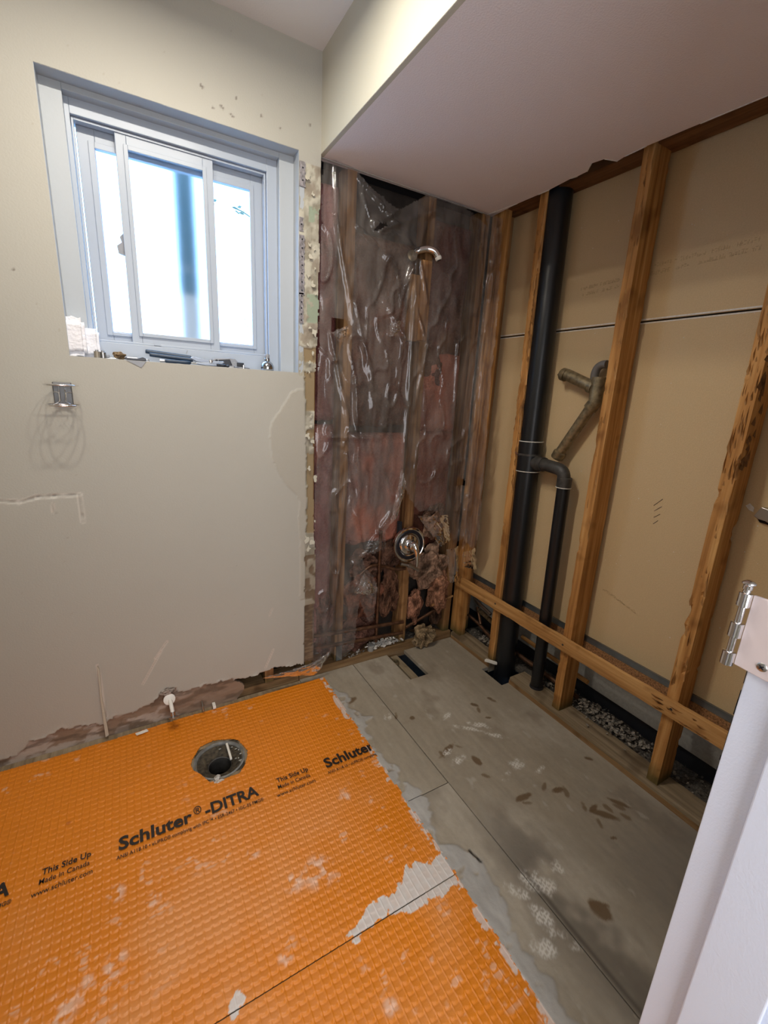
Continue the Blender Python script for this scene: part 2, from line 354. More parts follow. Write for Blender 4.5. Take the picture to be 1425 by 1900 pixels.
def grid(name, P, C, mask, mat, parent=None, skirt=None, smooth=True):
    """P (n,m,3) vertices, C (n,m,3) colours, mask (n-1,m-1) faces kept; skirt = extrusion vector at the borders"""
    n, m = P.shape[:2]; idx = np.arange(n * m).reshape(n, m)
    q = np.stack([idx[:-1, :-1], idx[1:, :-1], idx[1:, 1:], idx[:-1, 1:]], -1)[mask]
    V = P.reshape(-1, 3); Cc = C.reshape(-1, 3) if C is not None else None
    if skirt is not None:
        mk = np.pad(mask, 1); k = mk[1:-1, 1:-1]; E = []
        E.append(np.stack([idx[:-1, 1:], idx[:-1, :-1]], -1)[k & ~mk[:-2, 1:-1]])
        E.append(np.stack([idx[1:, :-1], idx[1:, 1:]], -1)[k & ~mk[2:, 1:-1]])
        E.append(np.stack([idx[:-1, :-1], idx[1:, :-1]], -1)[k & ~mk[1:-1, :-2]])
        E.append(np.stack([idx[1:, 1:], idx[:-1, 1:]], -1)[k & ~mk[1:-1, 2:]])
        E = np.concatenate(E); N = len(V); V = np.concatenate([V, V[E[:, 0]] + skirt, V[E[:, 1]] + skirt, V[E[:, 0]], V[E[:, 1]]])
        if Cc is not None: Cc = np.concatenate([Cc, Cc[E[:, 0]] * 0.95, Cc[E[:, 1]] * 0.95, Cc[E[:, 0]], Cc[E[:, 1]]])
        ne = len(E); a = np.arange(ne); q = np.concatenate([q, np.stack([N + 3 * ne + a, N + 2 * ne + a, N + a, N + ne + a], -1)])
    used = np.unique(q); remap = np.full(len(V), -1); remap[used] = np.arange(len(used)); V = V[used]; q = remap[q]
    me = bpy.data.meshes.new(name); me.vertices.add(len(V)); me.vertices.foreach_set('co', V.ravel())
    me.loops.add(q.size); me.loops.foreach_set('vertex_index', q.ravel().astype(np.int32))
    me.polygons.add(len(q)); me.polygons.foreach_set('loop_start', np.arange(0, q.size, 4, dtype=np.int32))
    me.polygons.foreach_set('loop_total', np.full(len(q), 4, dtype=np.int32))
    me.update(calc_edges=True); me.validate(); me.materials.append(mat)
    if smooth: me.polygons.foreach_set('use_smooth', np.ones(len(me.polygons), bool))
    if Cc is not None:
        at = me.color_attributes.new('Col', 'FLOAT_COLOR', 'POINT'); c = np.ones((len(V), 4)); c[:, :3] = np.clip(Cc[used], 0, 1)
        at.data.foreach_set('color', c.ravel())
    return finish(bpy.data.objects.new(name, me), parent)
def clump(name, c, r, seed, parent=None, c1=(0.50, 0.24, 0.17), c2=(0.13, 0.07, 0.05), sub=5, amp=0.55, mat=None, freq=1.5):
    bm = bmesh.new(); bmesh.ops.create_icosphere(bm, subdivisions=sub, radius=1.0)
    vs_ = []; cs = []
    off = Vector((seed * 3.7, seed * 1.3, seed * 2.1))
    for v in bm.verts:
        d = v.co.normalized(); n1 = mnoise.noise(d * freq + off); n2 = 1 - abs(mnoise.noise(d * freq * 1.25 + off * 1.7)) * 2.2; n3 = mnoise.noise(d * 11 + off)
        n4 = mnoise.noise(d * 25 + off)
        k = 1 + amp * (0.85 * n1 + 0.26 * (n2 - 0.5) + 0.07 * n3 + 0.035 * n4)
        vs_.append((c[0] + d.x * r[0] * k, c[1] + d.y * r[1] * k, c[2] + d.z * r[2] * k))
        t = min(1, max(0, 0.2 + 0.75 * n2 + 0.5 * n3 + 0.3 * n1)); t2 = 0.78 + 0.6 * n4
        cs.append([max(0.01, (a * t + b * (1 - t)) * t2) for a, b in zip(c1, c2)])
    fs = [tuple(v.index for v in f.verts) for f in bm.faces]; bm.free()
    return obj(name, vs_, fs, mat or M['insul'], parent, True, np.array(cs))
def chips(name, n, posf, size, mat, seed=0, flat=0.5, parent=None):
    rnd = random.Random(seed); mb = MB()
    for i in range(n):
        p = Vector(posf(rnd)); s = size * (0.35 + 1.3 * rnd.random() ** 2)
        rot = Matrix.Rotation(rnd.random() * 6.28, 3, 'Z') @ Matrix.Rotation((rnd.random() - 0.5) * 1.6, 3, 'X') @ Matrix.Rotation((rnd.random() - 0.5) * 1.6, 3, 'Y')
        k = rnd.choice((4, 5, 5, 6)); pts = []
        for zz in (-0.5, 0.5):
            for j in range(k):
                a = 6.283 * j / k + rnd.random() * 0.5; rr = s * (0.6 + 0.5 * rnd.random())
                pts.append(p + rot @ Vector((math.cos(a) * rr, math.sin(a) * rr * 0.7, zz * s * flat)))
        mb.add(pts, [tuple(reversed(range(k))), tuple(range(k, 2 * k))] + [(j, (j + 1) % k, (j + 1) % k + k, j + k) for j in range(k)])
    return mb.build(name, mat, parent)

# ================================================================== SHELL
CEIL = 2.39; SOF = 2.10; BY = 1.69; SX = 0.665
floor = struct_root('floor')
# plywood boards (every board has its own colour field: dust, mortar smears, stains)
def ell(X, Y, cx, cy, ax, ay, ang, s=0, edge=0.35, nz=0.5):
    ca, sa = math.cos(ang), math.sin(ang); u = ((X - cx) * ca + (Y - cy) * sa) / ax; v = (-(X - cx) * sa + (Y - cy) * ca) / ay
    d = np.hypot(u, v) + (fb(X * 45, Y * 45, s) - 0.5) * 2 * nz
    return 1 - sst(1 - edge, 1 + edge * 0.4, d)
STAINS = [(1.03, .86, .045, .013, 2.6), (.965, .865, .02, .012, .4)]
def floor_board(name, x0, x1, y0, y1, cuts=(), z=0.0, seed=0, step=0.004):
    xs = np.unique(np.concatenate([np.arange(x0, x1, step), [x1]] + [[c[0], c[1]] for c in cuts])); xs = xs[(xs >= x0) & (xs <= x1)]
    ys = np.unique(np.concatenate([np.arange(y0, y1, step), [y1]] + [[c[2], c[3]] for c in cuts])); ys = ys[(ys >= y0) & (ys <= y1)]
    X, Y = np.meshgrid(xs, ys, indexing='ij')
    g1 = fb(X * 5, Y * 3, seed, 5); g2 = fb(X * 60, Y * 12, seed + 5, 4); g3 = fb(X * 90, Y * 90, seed + 9, 3)
    C = np.zeros(X.shape + (3,)); C += np.array((0.285, 0.245, 0.185))
    C = mixc(C, (0.36, 0.32, 0.255), sst(.4, .7, g1) * .8); C = mixc(C, (0.19, 0.155, 0.115), sst(.55, .75, fb(X * 9, Y * 7, seed + 20)) * .6)
    C = C * (0.86 + 0.28 * g2)[..., None]; C = C * (0.93 + 0.14 * g3)[..., None]
    H = 0.0012 * g1 + 0.0004 * g2
    # broad dark water stain along the near seam; floor also darker toward the near right
    C = mixc(C, (0.10, 0.085, 0.068), sst(.45, .62, fb(X * 6, Y * 6, 31)) * np.exp(-((X - .93) / .10) ** 2) * sst(.9, .6, Y) * .75)
    C = mixc(C, (0.115, 0.10, 0.085), sst(.75, .30, Y) * sst(.95, 1.25, X) * .55)
    # brown scrapes where the dust has been rubbed off
    for (u, v, a, b, ang) in SCR:
        C = mixc(C, (0.115, 0.070, 0.032), ell(X, Y, u, v, a * 1.1, b * 1.15, ang, int(u * 50), .3, .38) * .92)
    for (u, v) in SCR2:
        C = mixc(C, (0.13, 0.082, 0.040), ell(X, Y, u, v, .020, .008, -.6 + u * 9, int(v * 90), .4, .75) * .8)
    # pale mortar prints (a notched, cross-hatched boot-sole pattern)
    for (u, v, a, b, ang) in PRI:
        k = ell(X, Y, u, v, a, b, ang, 3, .5, .6); ca, sa = math.cos(.35), math.sin(.35)
        gx = ((X * ca + Y * sa) / .0105) % 1; gy = ((-X * sa + Y * ca) / .0105) % 1
        hat = ((gx < .40) | (gy < .35)) * 1.0
        C = mixc(C, (0.60, 0.575, 0.52), k * (0.22 + .70 * hat) * sst(.30, .55, fb(X * 50, Y * 50, 8)) * 1.0)
    C = mixc(C, (0.46, 0.43, 0.37), sst(.76, .84, fb(X * 30, Y * 16, seed + 40)) * .35)
    # grey mortar band beside the membrane
    edge = .742 + (fb(Y * 9, Y * 0 + 3, 2) - .5) * .11 + (fb(Y * 45, Y * 0, 4) - .5) * .035 + .05 * np.exp(-((Y - .70) / .05) ** 2) + .07 * np.exp(-((Y - .60) / .07) ** 2) * 0.8 + .075 * np.exp(-((Y - 1.33) / .025) ** 2)
    edge = np.where(Y > 1.45, edge - .02, edge)
    mband = sst(.006, -.006, X - edge) * (Y < 1.66) * sst(.36, .46, fb(X * 22, Y * 22, 14) + .14 * (Y < .95)) * (X > .700)
    C = mixc(C, (0.43, 0.415, 0.385), mband * .92); C = C * (1 - mband * .35 * (1 - fb(X * 40, Y * 14, 17)))[..., None]
    H = H + mband * (.0018 + .003 * fb(X * 60, Y * 25, 15))
    # gouge in the mortar
    d, _ = dist_seg(X, Y, (.785, .715), (.792, .672)); C = mixc(C, (0.02, 0.016, 0.012), sst(.006, .002, d)); H = H - .003 * sst(.006, .002, d)
    # worn seam and dirt
    d = np.abs(X - (.876 + .01 * (1.69 - Y))); C = mixc(C, (0.05, 0.04, 0.03), sst(.012, .0, d) * sst(.7, .5, Y) * .7)
    P = np.stack([X, Y, z + H], -1); mask = np.ones((len(xs) - 1, len(ys) - 1), bool)
    xc = (xs[1:] + xs[:-1]) / 2; yc = (ys[1:] + ys[:-1]) / 2; XC, YC = np.meshgrid(xc, yc, indexing='ij')
    for c in cuts: mask &= ~((XC > c[0]) & (XC < c[1]) & (YC > c[2]) & (YC < c[3]))
    return grid(name, P, C, mask, M['floorv'], floor, skirt=np.array((0, 0, -.018)))
SCRP = [((830,1392),(34,6)),((880,1308),(16,6)),((908,1296),(9,5)),((970,1480),(26,5)),((1092,1408),(13,5)),((1120,1510),(34,9)),((1100,1500),(20,6)),
        ((1142,1487),(26,7)),((1113,1690),(26,15)),((1030,1466),(22,7)),((905,1330),(15,5)),((880,1410),(14,10)),((1135,1555),(10,4))]
FP = [(0.9646,1.0545),(1.2325,1.2068),(1.3246,1.2097),(1.0699,0.7703),(1.4298,0.7751),(1.2646,0.5988),(1.2533,0.631),(1.3534,0.6026),(0.9933,0.425),(1.2051,0.7349),(1.2305,1.1183),(1.0333,0.9626),(1.2186,0.5339),(0.7498,0.7119),(0.939,1.2612),(0.7509,1.4719)]
SCR = []
for (x, y), (a, b, t) in zip(FP, ((.048,.010,.35),(.018,.010,-.9),(.013,.008,-.9),(.036,.010,-.0),(.014,.007,-.9),(.045,.011,-.85),(.022,.008,.1),(.040,.008,-1.0),(.022,.030,.5),(.024,.010,-.2),(.016,.006,-.5),(.012,.02,0),(.012,.005,-.3),(.010,.02,0),(.012,.010,0),(.03,.015,.3))):
    SCR.append((x, y, a, b, t))
SCR2 = [(1.2265,1.1716),(1.33,1.191),(1.2283,0.6438),(1.3001,0.6071),(1.2284,0.5896),(1.3409,0.5907),(1.3248,0.5614),(0.933,1.047),(1.0143,1.0506),(1.1726,0.7662),(1.2237,0.7158),(1.0623,0.7512),(1.0138,0.8971),(0.988,0.4424),(1.0213,0.4249),(0.8808,1.2969)]
PP = [(1.0815,1.2057),(1.1707,1.102),(0.9691,0.9948),(1.1531,0.8802),(0.8994,0.5501),(0.842,0.4906),(0.7914,0.4381),(1.1154,1.1055),(1.1423,1.4986),(1.0847,0.8613),(0.9597,1.0482),(0.9774,0.5587),(0.8467,0.4342),(0.8288,0.5636),(1.1893,1.0262),(1.2109,0.824),(0.8501,1.3119)]
PRI = [(x, y, a, b, t) for (x, y), (a, b, t) in zip(PP, ((.03,.012,.4),(.05,.014,-.7),(.035,.016,.2),(.036,.022,.2),(.05,.03,-1),(.04,.022,-1),(.035,.02,-.6),(.05,.012,-.7),(.02,.01,0),(.030,.014,.3),(.03,.010,.3),(.03,.02,-1),(.04,.016,-1),(.035,.014,-1),(.04,.010,-.7),(.03,.012,.2),(.02,.02,0)))]
HOLE = (1.072, 1.178, 1.480, 1.80)
floor_board('plywood_board', .60, .8745, .937, 1.705, seed=1)
floor_board('plywood_board', .60, .8755, .10, .934, seed=4)
floor_board('plywood_board', .8785, 1.488, .10, 1.705, cuts=(HOLE, (1.445, 1.50, 1.255, 1.395)), seed=7)
for a, b in (((-1.0, -1.3, -.018), (.112, 1.70, -.001)), ((.268, -1.3, -.018), (.598, 1.70, -.001)), ((.112, -1.3, -.018), (.268, 1.316, -.001)), ((.112, 1.472, -.018), (.268, 1.70, -.001))):
    MB().box(a, b).build('subfloor_sheet', M['wplate'], floor)
MB().box((.598, -1.3, -.018), (1.75, .098, -.001)).build('subfloor_sheet', M['wplate'], floor)
# the ground below the holes
MB().box((-1.0, -1.3, -.36), (1.80, 1.95, -.34)).build('crawl_space_base', M['cavity'], floor)
for a, b in (((-1.0, 1.90, -.34), (1.8, 1.92, -.02)), ((1.78, .0, -.34), (1.80, 1.9, -.02)), ((.9, .0, -.34), (.92, 1.9, -.02))):
    MB().box(a, b).build('joist', M['cavity'], floor)
rough_board('joist', (1.098, 1.30, -.20), (1.136, 1.86, -.020), 'y', M['joist'], floor, amp=.002, seed=3)
rough_board('joist', (1.062, 1.30, -.20), (1.074, 1.86, -.020), 'y', M['joist'], floor, amp=.002, seed=8)

# ---- back wall (painted board, torn at bottom and right)
WX0, WX1, WZ0, WZ1 = -.132, .585, 1.370, 2.092
TORN = [(-0.4735,0.0276),(-0.4302,0.0268),(-0.3863,0.0698),(-0.3472,0.0676),(-0.2936,0.0878),(-0.2384,0.078),(-0.1698,0.0612),(-0.1339,0.0766),(-0.0753,0.0769),(-0.0135,0.0941),(0.0139,0.1094),(0.0449,0.146),(0.081,0.1367),(0.0891,0.1089),(0.1266,0.104),(0.1884,0.1119),(0.2604,0.1097),(0.3172,0.1024),(0.3576,0.0951),(0.4086,0.101),(0.4753,0.1082),(0.5542,0.0988),(0.6052,0.0924)]
BOT = [(-0.4783,-0.0088),(-0.3289,-0.0149),(-0.0861,-0.0083),(0.0302,-0.0128),(0.2244,-0.027),(0.4058,-0.0362),(0.6058,-0.0316)]
RP = [(0.6831,0.1613),(0.684,0.4341),(0.6577,0.692),(0.6523,0.9288),(0.6495,1.15),(0.6513,1.3577),(0.6617,1.5543),(0.6631,1.7392),(0.6624,1.9135),(0.6657,2.0793),(0.6682,2.1592)]
BR = [(0.6191,0.3147),(0.6182,0.4466),(0.6171,0.5989),(0.6212,0.6964),(0.6187,1.02),(0.6124,1.2643),(0.6051,1.3746),(0.6003,1.4714)]
wall_back = struct_root('wall_back')
def make_wall():
    st = .0045
    xs = np.unique(np.concatenate([np.arange(-1.0, .70, st), [WX0, WX1]])); zs = np.unique(np.concatenate([np.arange(-.02, CEIL, st), [WZ0, WZ1, CEIL]]))
    X, Z = np.meshgrid(xs, zs, indexing='ij')
    tx = np.array([p[0] for p in TORN]); tz = np.array([p[1] for p in TORN]); tz[0] += 0
    tor = np.interp(X, np.concatenate([[-1.0], tx]), np.concatenate([[tz[0]], tz])) + (fb(X * 60, Z * 60, 3) - .5) * .018
    bx_ = np.array([p[0] for p in BOT]); bz = np.array([p[1] for p in BOT]); botz = np.interp(X, bx_, bz) + (fb(X * 30, Z * 30, 5) - .5) * .006
    rx = np.array([p[0] for p in RP]); rz = np.array([p[1] for p in RP]); right = np.interp(Z, rz, rx) + (fb(X * 20, Z * 30, 6) - .5) * .010 * (Z < 1.75)
    brx = np.array([p[0] for p in BR]); brz = np.array([p[1] for p in BR]); strip = np.interp(Z, brz, brx) + (fb(X * 20, Z * 55, 7) - .5) * .010
    N1 = fb(X * 3.2, Z * 3.2, 11); N2 = fb(X * 70, Z * 70, 12)
    C = np.zeros(X.shape + (3,)) + np.array(WALLC)
    C = C * (0.97 + .06 * N1)[..., None]
    H = np.zeros_like(X) + .0006 * fb(X * 14, Z * 14, 13)
    # scuffs on the paint
    for (u, v, a, b, ang, k) in ((-.20, .80, .004, .003, 0, .4), (.33, .62, .002, .002, 0, .5), (-.22, .885, .006, .005, 0, .35)):
        C = mixc(C, (0.22, 0.20, 0.17), ell(X, Z, u, v, a, b, ang, 2) * k)
    sp = (fb(X * 90, Z * 90, 21, 2) > .93) & (fb(X * 2.2, Z * 2.2, 22) > .50); C = mixc(C, (0.30, 0.26, 0.20), sp * .35)
    for (u, v) in [(0.2776,2.1734),(0.2835,2.1699),(0.3347,2.1385),(0.3409,2.1349),(0.3631,2.1263),(0.3695,2.1226),(-0.2359,1.5874),(0.381,2.1737),(0.3107,2.127),(0.4591,2.1508),(0.5207,2.1352),(0.6231,2.174)]:
        C = mixc(C, (0.10, 0.08, 0.06), sst(.005, .002, np.hypot(X - u, Z - v)) * .8)
    # faint grey drips and scuffs, lower left
    C = mixc(C, (0.42, 0.39, 0.34), sst(.62, .75, fb(X * 16, Z * 5, 24)) * (Z < .85) * sst(.1, -.2, X) * .18)
    # patched plaster halo left of the torn edge
    PATCH = [(0.5817,1.3095),(0.556,1.2963),(0.5347,1.2614),(0.5029,1.2142),(0.4776,1.1794),(0.4727,1.1285),(0.48,1.0453),(0.5071,0.9803),(0.5376,0.9351),(0.5735,0.8994),(0.592,0.8641),(0.5852,0.7953),(0.5926,0.6999),(0.5958,0.502),(0.5936,0.4204),(0.6284,0.4187),(0.6209,1.3115)]
    pm = in_poly(X + (fb(X * 50, Z * 50, 30) - .5) * .006, Z, PATCH) & (X < strip)
    C = mixc(C, (0.385, 0.36, 0.30), pm * .8); H = np.where(pm, H + .0022, H)
    # corner strip
    cs = (X > strip) & (Z < 1.80); cs2 = (X > .607) & (Z >= 1.3) | (X > .600) & (Z >= 1.3)
    zone = ((X > strip - .0) & (Z < 1.36)) | ((X > .588) & (Z >= 1.36) & (Z < 2.06))
    rnd_ = fb(X * 38, Z * 32, 40, 3)
    plaster = np.array((0.36, 0.335, 0.265))
    C = mixc(C, plaster, zone); C = mixc(C, (0.46, 0.435, 0.35), zone * sst(.55, .62, rnd_)); C = mixc(C, (0.26, 0.235, 0.175), zone * sst(.42, .36, rnd_))
    H = np.where(zone, -.002 + .0035 * (sst(.42, .50, rnd_) + .7 * sst(.58, .62, rnd_)) * .5, H)
    lowz = zone & (Z < LOWZ); C = mixc(C, (0.15, 0.105, 0.065), lowz * sst(.56, .46, rnd_)); C = mixc(C, (0.24, 0.20, 0.145), lowz * sst(.46, .56, rnd_) * .8)
    midz = zone & (Z > 1.36); C = mixc(C, (0.27, 0.225, 0.17), midz * sst(.60, .68, fb(X * 30, Z * 22, 47)) * .8)
    # exposed brown board paper and old green paint patches
    for (z0, z1) in BRN:
        bm_ = (X > strip + .004) & (Z > z0 + (fb(X * 80, Z * 10, 41) - .5) * .012) & (Z < z1 + (fb(X * 80, Z * 10, 42) - .5) * .012)
        C = mixc(C, (0.265, 0.195, 0.105), bm_ * 1.0); H = np.where(bm_, -.004, H)
    for (z0, z1, x0_) in GRN:
        gm = (X > x0_) & (Z > z0) & (Z < z1) & (fb(X * 45, Z * 45, 43) > .38); C = mixc(C, (0.28, 0.33, 0.24), gm * 1.0); H = np.where(gm, -.001, H)
    bw = (X > strip - .002) & (Z < BWZ); C = mixc(C, (0.115, 0.075, 0.045), bw * 1.0); C = mixc(C, (0.20, 0.14, 0.085), bw * sst(.45, .7, fb(X * 25, Z * 110, 44))); H = np.where(bw, -.012 + .004 * fb(X * 30, Z * 90, 45), H)
    # below the torn paint: brown paper and gypsum, muddy
    lo = (Z < tor) & (X < .55); C = mixc(C, (0.235, 0.165, 0.115), lo * 1.0)
    C = mixc(C, (0.42, 0.355, 0.30), lo * sst(.50, .60, fb(X * 22, Z * 40, 50)) * sst(.25, -.05, X) * .9)
    C = mixc(C, (0.09, 0.065, 0.045), lo * sst(.50, .38, fb(X * 14, Z * 60, 51)) * .6)
    H = np.where(lo, -.005 + .004 * fb(X * 40, Z * 60, 52), H)
    # curling paint just above the torn edge, and the scored dent on the left
    H = H + .004 * np.exp(-np.abs(Z - tor) / .006) * (Z >= tor) * sst(.5, .65, fb(X * 25, Z * 2, 53))
    sc_ = [(-0.3521,0.9342),(-0.3082,0.9275),(-0.2602,0.9412),(-0.2192,0.9419),(-0.1528,0.941),(-0.1521,0.8497)]
    for a, b in zip(sc_[:-1], sc_[1:]):
        d, t = dist_seg(X, Z, a, b); d = d + (fb(X * 70, Z * 70, 55) - .5) * .006
        H = H - .0035 * sst(.004, .0, d); C = mixc(C, (0.34, 0.31, 0.27), sst(.0035, .0005, d) * .6); C = mixc(C, (0.72, 0.69, 0.62), sst(.004, .001, np.abs(d - .006)) * .3)
    for a, b, k in zip([(-0.1641,0.3115),(0.0644,0.3489),(0.0393,0.3088),(0.4396,0.1242),(0.4717,0.3993),(-0.225,0.9159)], [(-0.1587,0.0882),(0.0192,0.2862),(-0.0281,0.1914),(0.474,0.2034),(0.4598,0.3714),(-0.2267,0.8894)], (1, .8, .8, .8, .5, .6)):
        d, t = dist_seg(X, Z, a, b); C = mixc(C, (0.70, 0.62, 0.54), sst(.003, .001, np.abs(d - .003)) * .5 * k); C = mixc(C, (0.33, 0.26, 0.2), sst(.002, .0, d) * .55 * k); H = H - .002 * sst(.003, 0, d) * k
    P = np.stack([X, BY - H, Z], -1)
    xc = (xs[1:] + xs[:-1]) / 2; zc = (zs[1:] + zs[:-1]) / 2; XC, ZC = np.meshgrid(xc, zc, indexing='ij')
    A = lambda q: (q[1:, 1:] + q[:-1, :-1]) / 2
    mask = ~((XC > WX0) & (XC < WX1) & (ZC > WZ0) & (ZC < WZ1)) & (XC < A(right)) & (ZC > A(botz)) & ~((ZC < A(tor)) & (XC > .30 + .1 * vn(ZC * 20, XC * 20)))
    mask &= ~((XC > SX) & (ZC < 2.12))
    grid('painted_board', P, C, mask, M['wall'], wall_back, skirt=np.array((0, .014, 0)))
BRN = [(0.6379,0.7186),(0.6378,0.7307),(0.6344,1.0679),(0.6338,1.1242),(0.6335,1.1499),(0.6327,1.2299),(0.6325,1.2548),(0.6302,1.4743)]
_z = [p[1] for p in BRN]; BRN = [(_z[0], [(0.6345,1.0592)][0][1]), ([(0.6338,1.1242)][0][1], [(0.6335,1.1563)][0][1]), ([(0.6327,1.2299)][0][1], [(0.6312,1.3764)][0][1]), ([(0.6309,1.412)][0][1], [(0.6303,1.4647)][0][1])]
GRN = [([(0.6362,1.8876)][0][1], [(0.6356,1.9345)][0][1], .620), ([(0.6402,1.5518)][0][1], [(0.6389,1.6539)][0][1], .616)]
LOWZ = [(0.6389,0.6206)][0][1]
BWZ = [(0.6413,0.3845)][0][1]
make_wall()
# framing and sheathing behind the board (keeps daylight out)
for a, b in (((-1.05, 1.83, -.34), (-.15, 1.86, 2.6)), ((.60, 1.83, -.34), (1.80, 1.86, 2.6)), ((-.15, 1.83, -.34), (.60, 1.86, 1.35)), ((-.15, 1.83, 2.112), (.60, 1.86, 2.6))):
    MB().box(a, b).build('sheathing_board', M['dark'], wall_back)
# galvanised corner bead pieces with nail holes
def bead(v0, v1, w0, holes, ragged):
    z1, z0 = v0, v1; n = max(4, int((z1 - z0) / .006)); L = []; Rr = []
    for i in range(n + 1):
        z = z0 + (z1 - z0) * i / n; e = 0.004 * math.sin(i * 1.9 + ragged) * (1 if i in (0, n) or ragged else .2)
        L.append((.5865, z)); Rr.append((.5865 + w0 + e * .5, z))
    mb = MB(); mb.prism(L + Rr[::-1], BY - .0028, BY - .0012, 'y'); o = mb.build('corner_bead', M['bead'], wall_back)
    hb = MB()
    for k in range(holes):
        z = z0 + (z1 - z0) * (k + .5) / holes; hb.lathe([(.0028, 0), (.0028, .0006)], (.5865 + w0 * .55, BY - .0028, z), (0, -1, 0), 8)
    hb.build('nail_hole', M['cavity'], wall_back)['kind'] = 'stuff'
for (a, b, w, h, r) in ((300, 342, .021, 2, 1), (395, 420, .014, 1, 1), (426, 535, .019, 7, 1), (532, 590, .016, 5, 1)):
    bead(lerp(2.092, 1.370, (a - 283) / 407.), lerp(2.092, 1.370, (b - 283) / 407.), w, h, r)
# lifted paint and plaster flakes along the corner strip
rf = random.Random(5)
FL = [(0.6229,1.8102),(0.6415,1.8015),(0.6315,1.7718),(0.6464,1.7391),(0.6198,1.7097),(0.6367,1.6837),(0.6497,1.6547),(0.6278,1.5348),(0.6451,1.5177),(0.6219,1.4732),(0.6395,1.4458),(0.6268,1.4115),(0.6356,1.2095),(0.6228,1.1333),(0.6435,1.1075),(0.6285,1.0028),(0.636,1.1716),(0.6218,0.6979),(0.6437,0.6807),(0.6294,0.6532),(0.6571,0.9568),(0.6572,0.7709),(0.6272,1.376),(0.6333,1.9722),(0.617,2.0169)]
for i, (x, z) in enumerate(FL):
    n = 9; s = rf.uniform(.006, .014) * (1.5 if i in (17, 18, 12, 13) else 1); poly = []
    for k in range(n):
        a = 6.283 * k / n; rr = s * rf.choice((.35, .5, .8, 1.0, 1.25)); poly.append((math.cos(a) * rr * .75, math.sin(a) * rr))
    tl = rf.uniform(-.5, .5); v = []
    for dy in (0, .0016):
        for (a, b) in poly: v.append((x + a, BY - .004 - abs(b - s) * .22 - a * tl * .35 + dy, z + b))
    f = [tuple(reversed(range(n))), tuple(range(n, 2 * n))] + [(k, (k + 1) % n, (k + 1) % n + n, k + n) for k in range(n)]
    obj('paint_flake', v, f, M['paint_flake'], wall_back)

# ---- ceiling, soffit, other walls
ceiling = struct_root('ceiling')
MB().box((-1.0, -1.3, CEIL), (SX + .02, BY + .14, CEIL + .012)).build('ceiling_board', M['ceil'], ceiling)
soff = struct_root('ceiling_2')
soff.name = 'ceiling_soffit'; ROOTLOC['ceiling_soffit'] = (0, 0, 0)
def soffit():
    # lower face with a chipped edge against the framing
    E = [(1.4642,1.7202),(1.4825,1.5623),(1.4853,1.4514),(1.4849,1.3985),(1.4739,1.2926),(1.4784,1.2688),(1.4752,1.2269),(1.4394,1.1844),(1.4485,1.1426),(1.4938,1.1261),(1.4852,1.0942),(1.4815,1.0212),(1.488,0.8705),(1.4959,0.7165)]
    pts = [(SX, -1.3)] + [(1.50, -1.3), (1.50, .60)]
    E = sorted([(x, y) for x, y in E], key=lambda p: p[1]); E = [(min(1.515, max(1.44, x)), y) for x, y in E if y > .62]
    poly = [(SX + .0006, 1.728), (SX + .0006, -1.3), (1.505, -1.3), (1.505, .62)] + E[:-1] + [(1.495, 1.728)]
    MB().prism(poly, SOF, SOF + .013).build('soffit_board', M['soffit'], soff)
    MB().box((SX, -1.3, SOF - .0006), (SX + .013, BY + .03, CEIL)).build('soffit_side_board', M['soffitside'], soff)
    # torn paper lip along the framing edge
    for i, (a, b) in enumerate(zip(E[:-1], E[1:])):
        if i % 2: continue
        mb = MB(); mb.tube([(a[0] - .001, a[1], SOF - .0005), (b[0] - .001, b[1], SOF - .0005)], .0016, 6); mb.build('torn_paper_edge', M['whiteedge'], soff)
    MB().tube([(SX + .0, -1.0, SOF + .001), (SX, 1.70, SOF + .001)], .0014, 6).build('corner_bead', M['wallplain'], soff)
    MB().tube([(SX, 1.706, SOF + .0), (1.49, 1.722, SOF + .0)], .0018, 6).build('torn_paper_edge', M['wallplain'], soff)
soffit()
wl = MB().box((-1.03, -1.3, -.02), (-1.0, 1.86, CEIL)).build('wall_left', M['wallplain']); wl['kind'] = 'structure'
wf = struct_root('wall_front')
MB().box((.622, .03, 0), (1.75, .15, SOF)).build('wall_board', M['wallplain'], wf)
MB().box((-1.0, .03, 0), (-.22, .15, CEIL)).build('wall_board', M['wallplain'], wf)
MB().box((-.22, .03, 2.06), (.622, .15, CEIL)).build('wall_board', M['wallplain'], wf)
MB().box((1.0, -1.3, 0), (1.03, .03, CEIL)).build('wall_board', M['wallplain'], wf)
MB().box((-1.0, -1.33, 0), (1.03, -1.3, CEIL)).build('wall_board', M['wallplain'], wf)
MB().box((SX, -1.3, CEIL), (1.85, 1.86, CEIL + .02)).build('ceiling_board', M['cavity'], ceiling)

# ================================================================== WINDOW
win = struct_root('window_1', (.2275, 1.80, WZ0))
def frame_rect(name, x0, x1, z0, z1, wl_, wr_, wt, wb_, y0, y1, mat, bevel=.0015):
    m = MB(); m.box((x0, y0, z0), (x0 + wl_, y1, z1)); m.box((x1 - wr_, y0, z0), (x1, y1, z1))
    m.box((x0 + wl_, y0, z1 - wt), (x1 - wr_, y1, z1)); m.box((x0 + wl_, y0, z0), (x1 - wr_, y1, z0 + wb_))
    return m.build(name, mat, win, bevel=bevel)
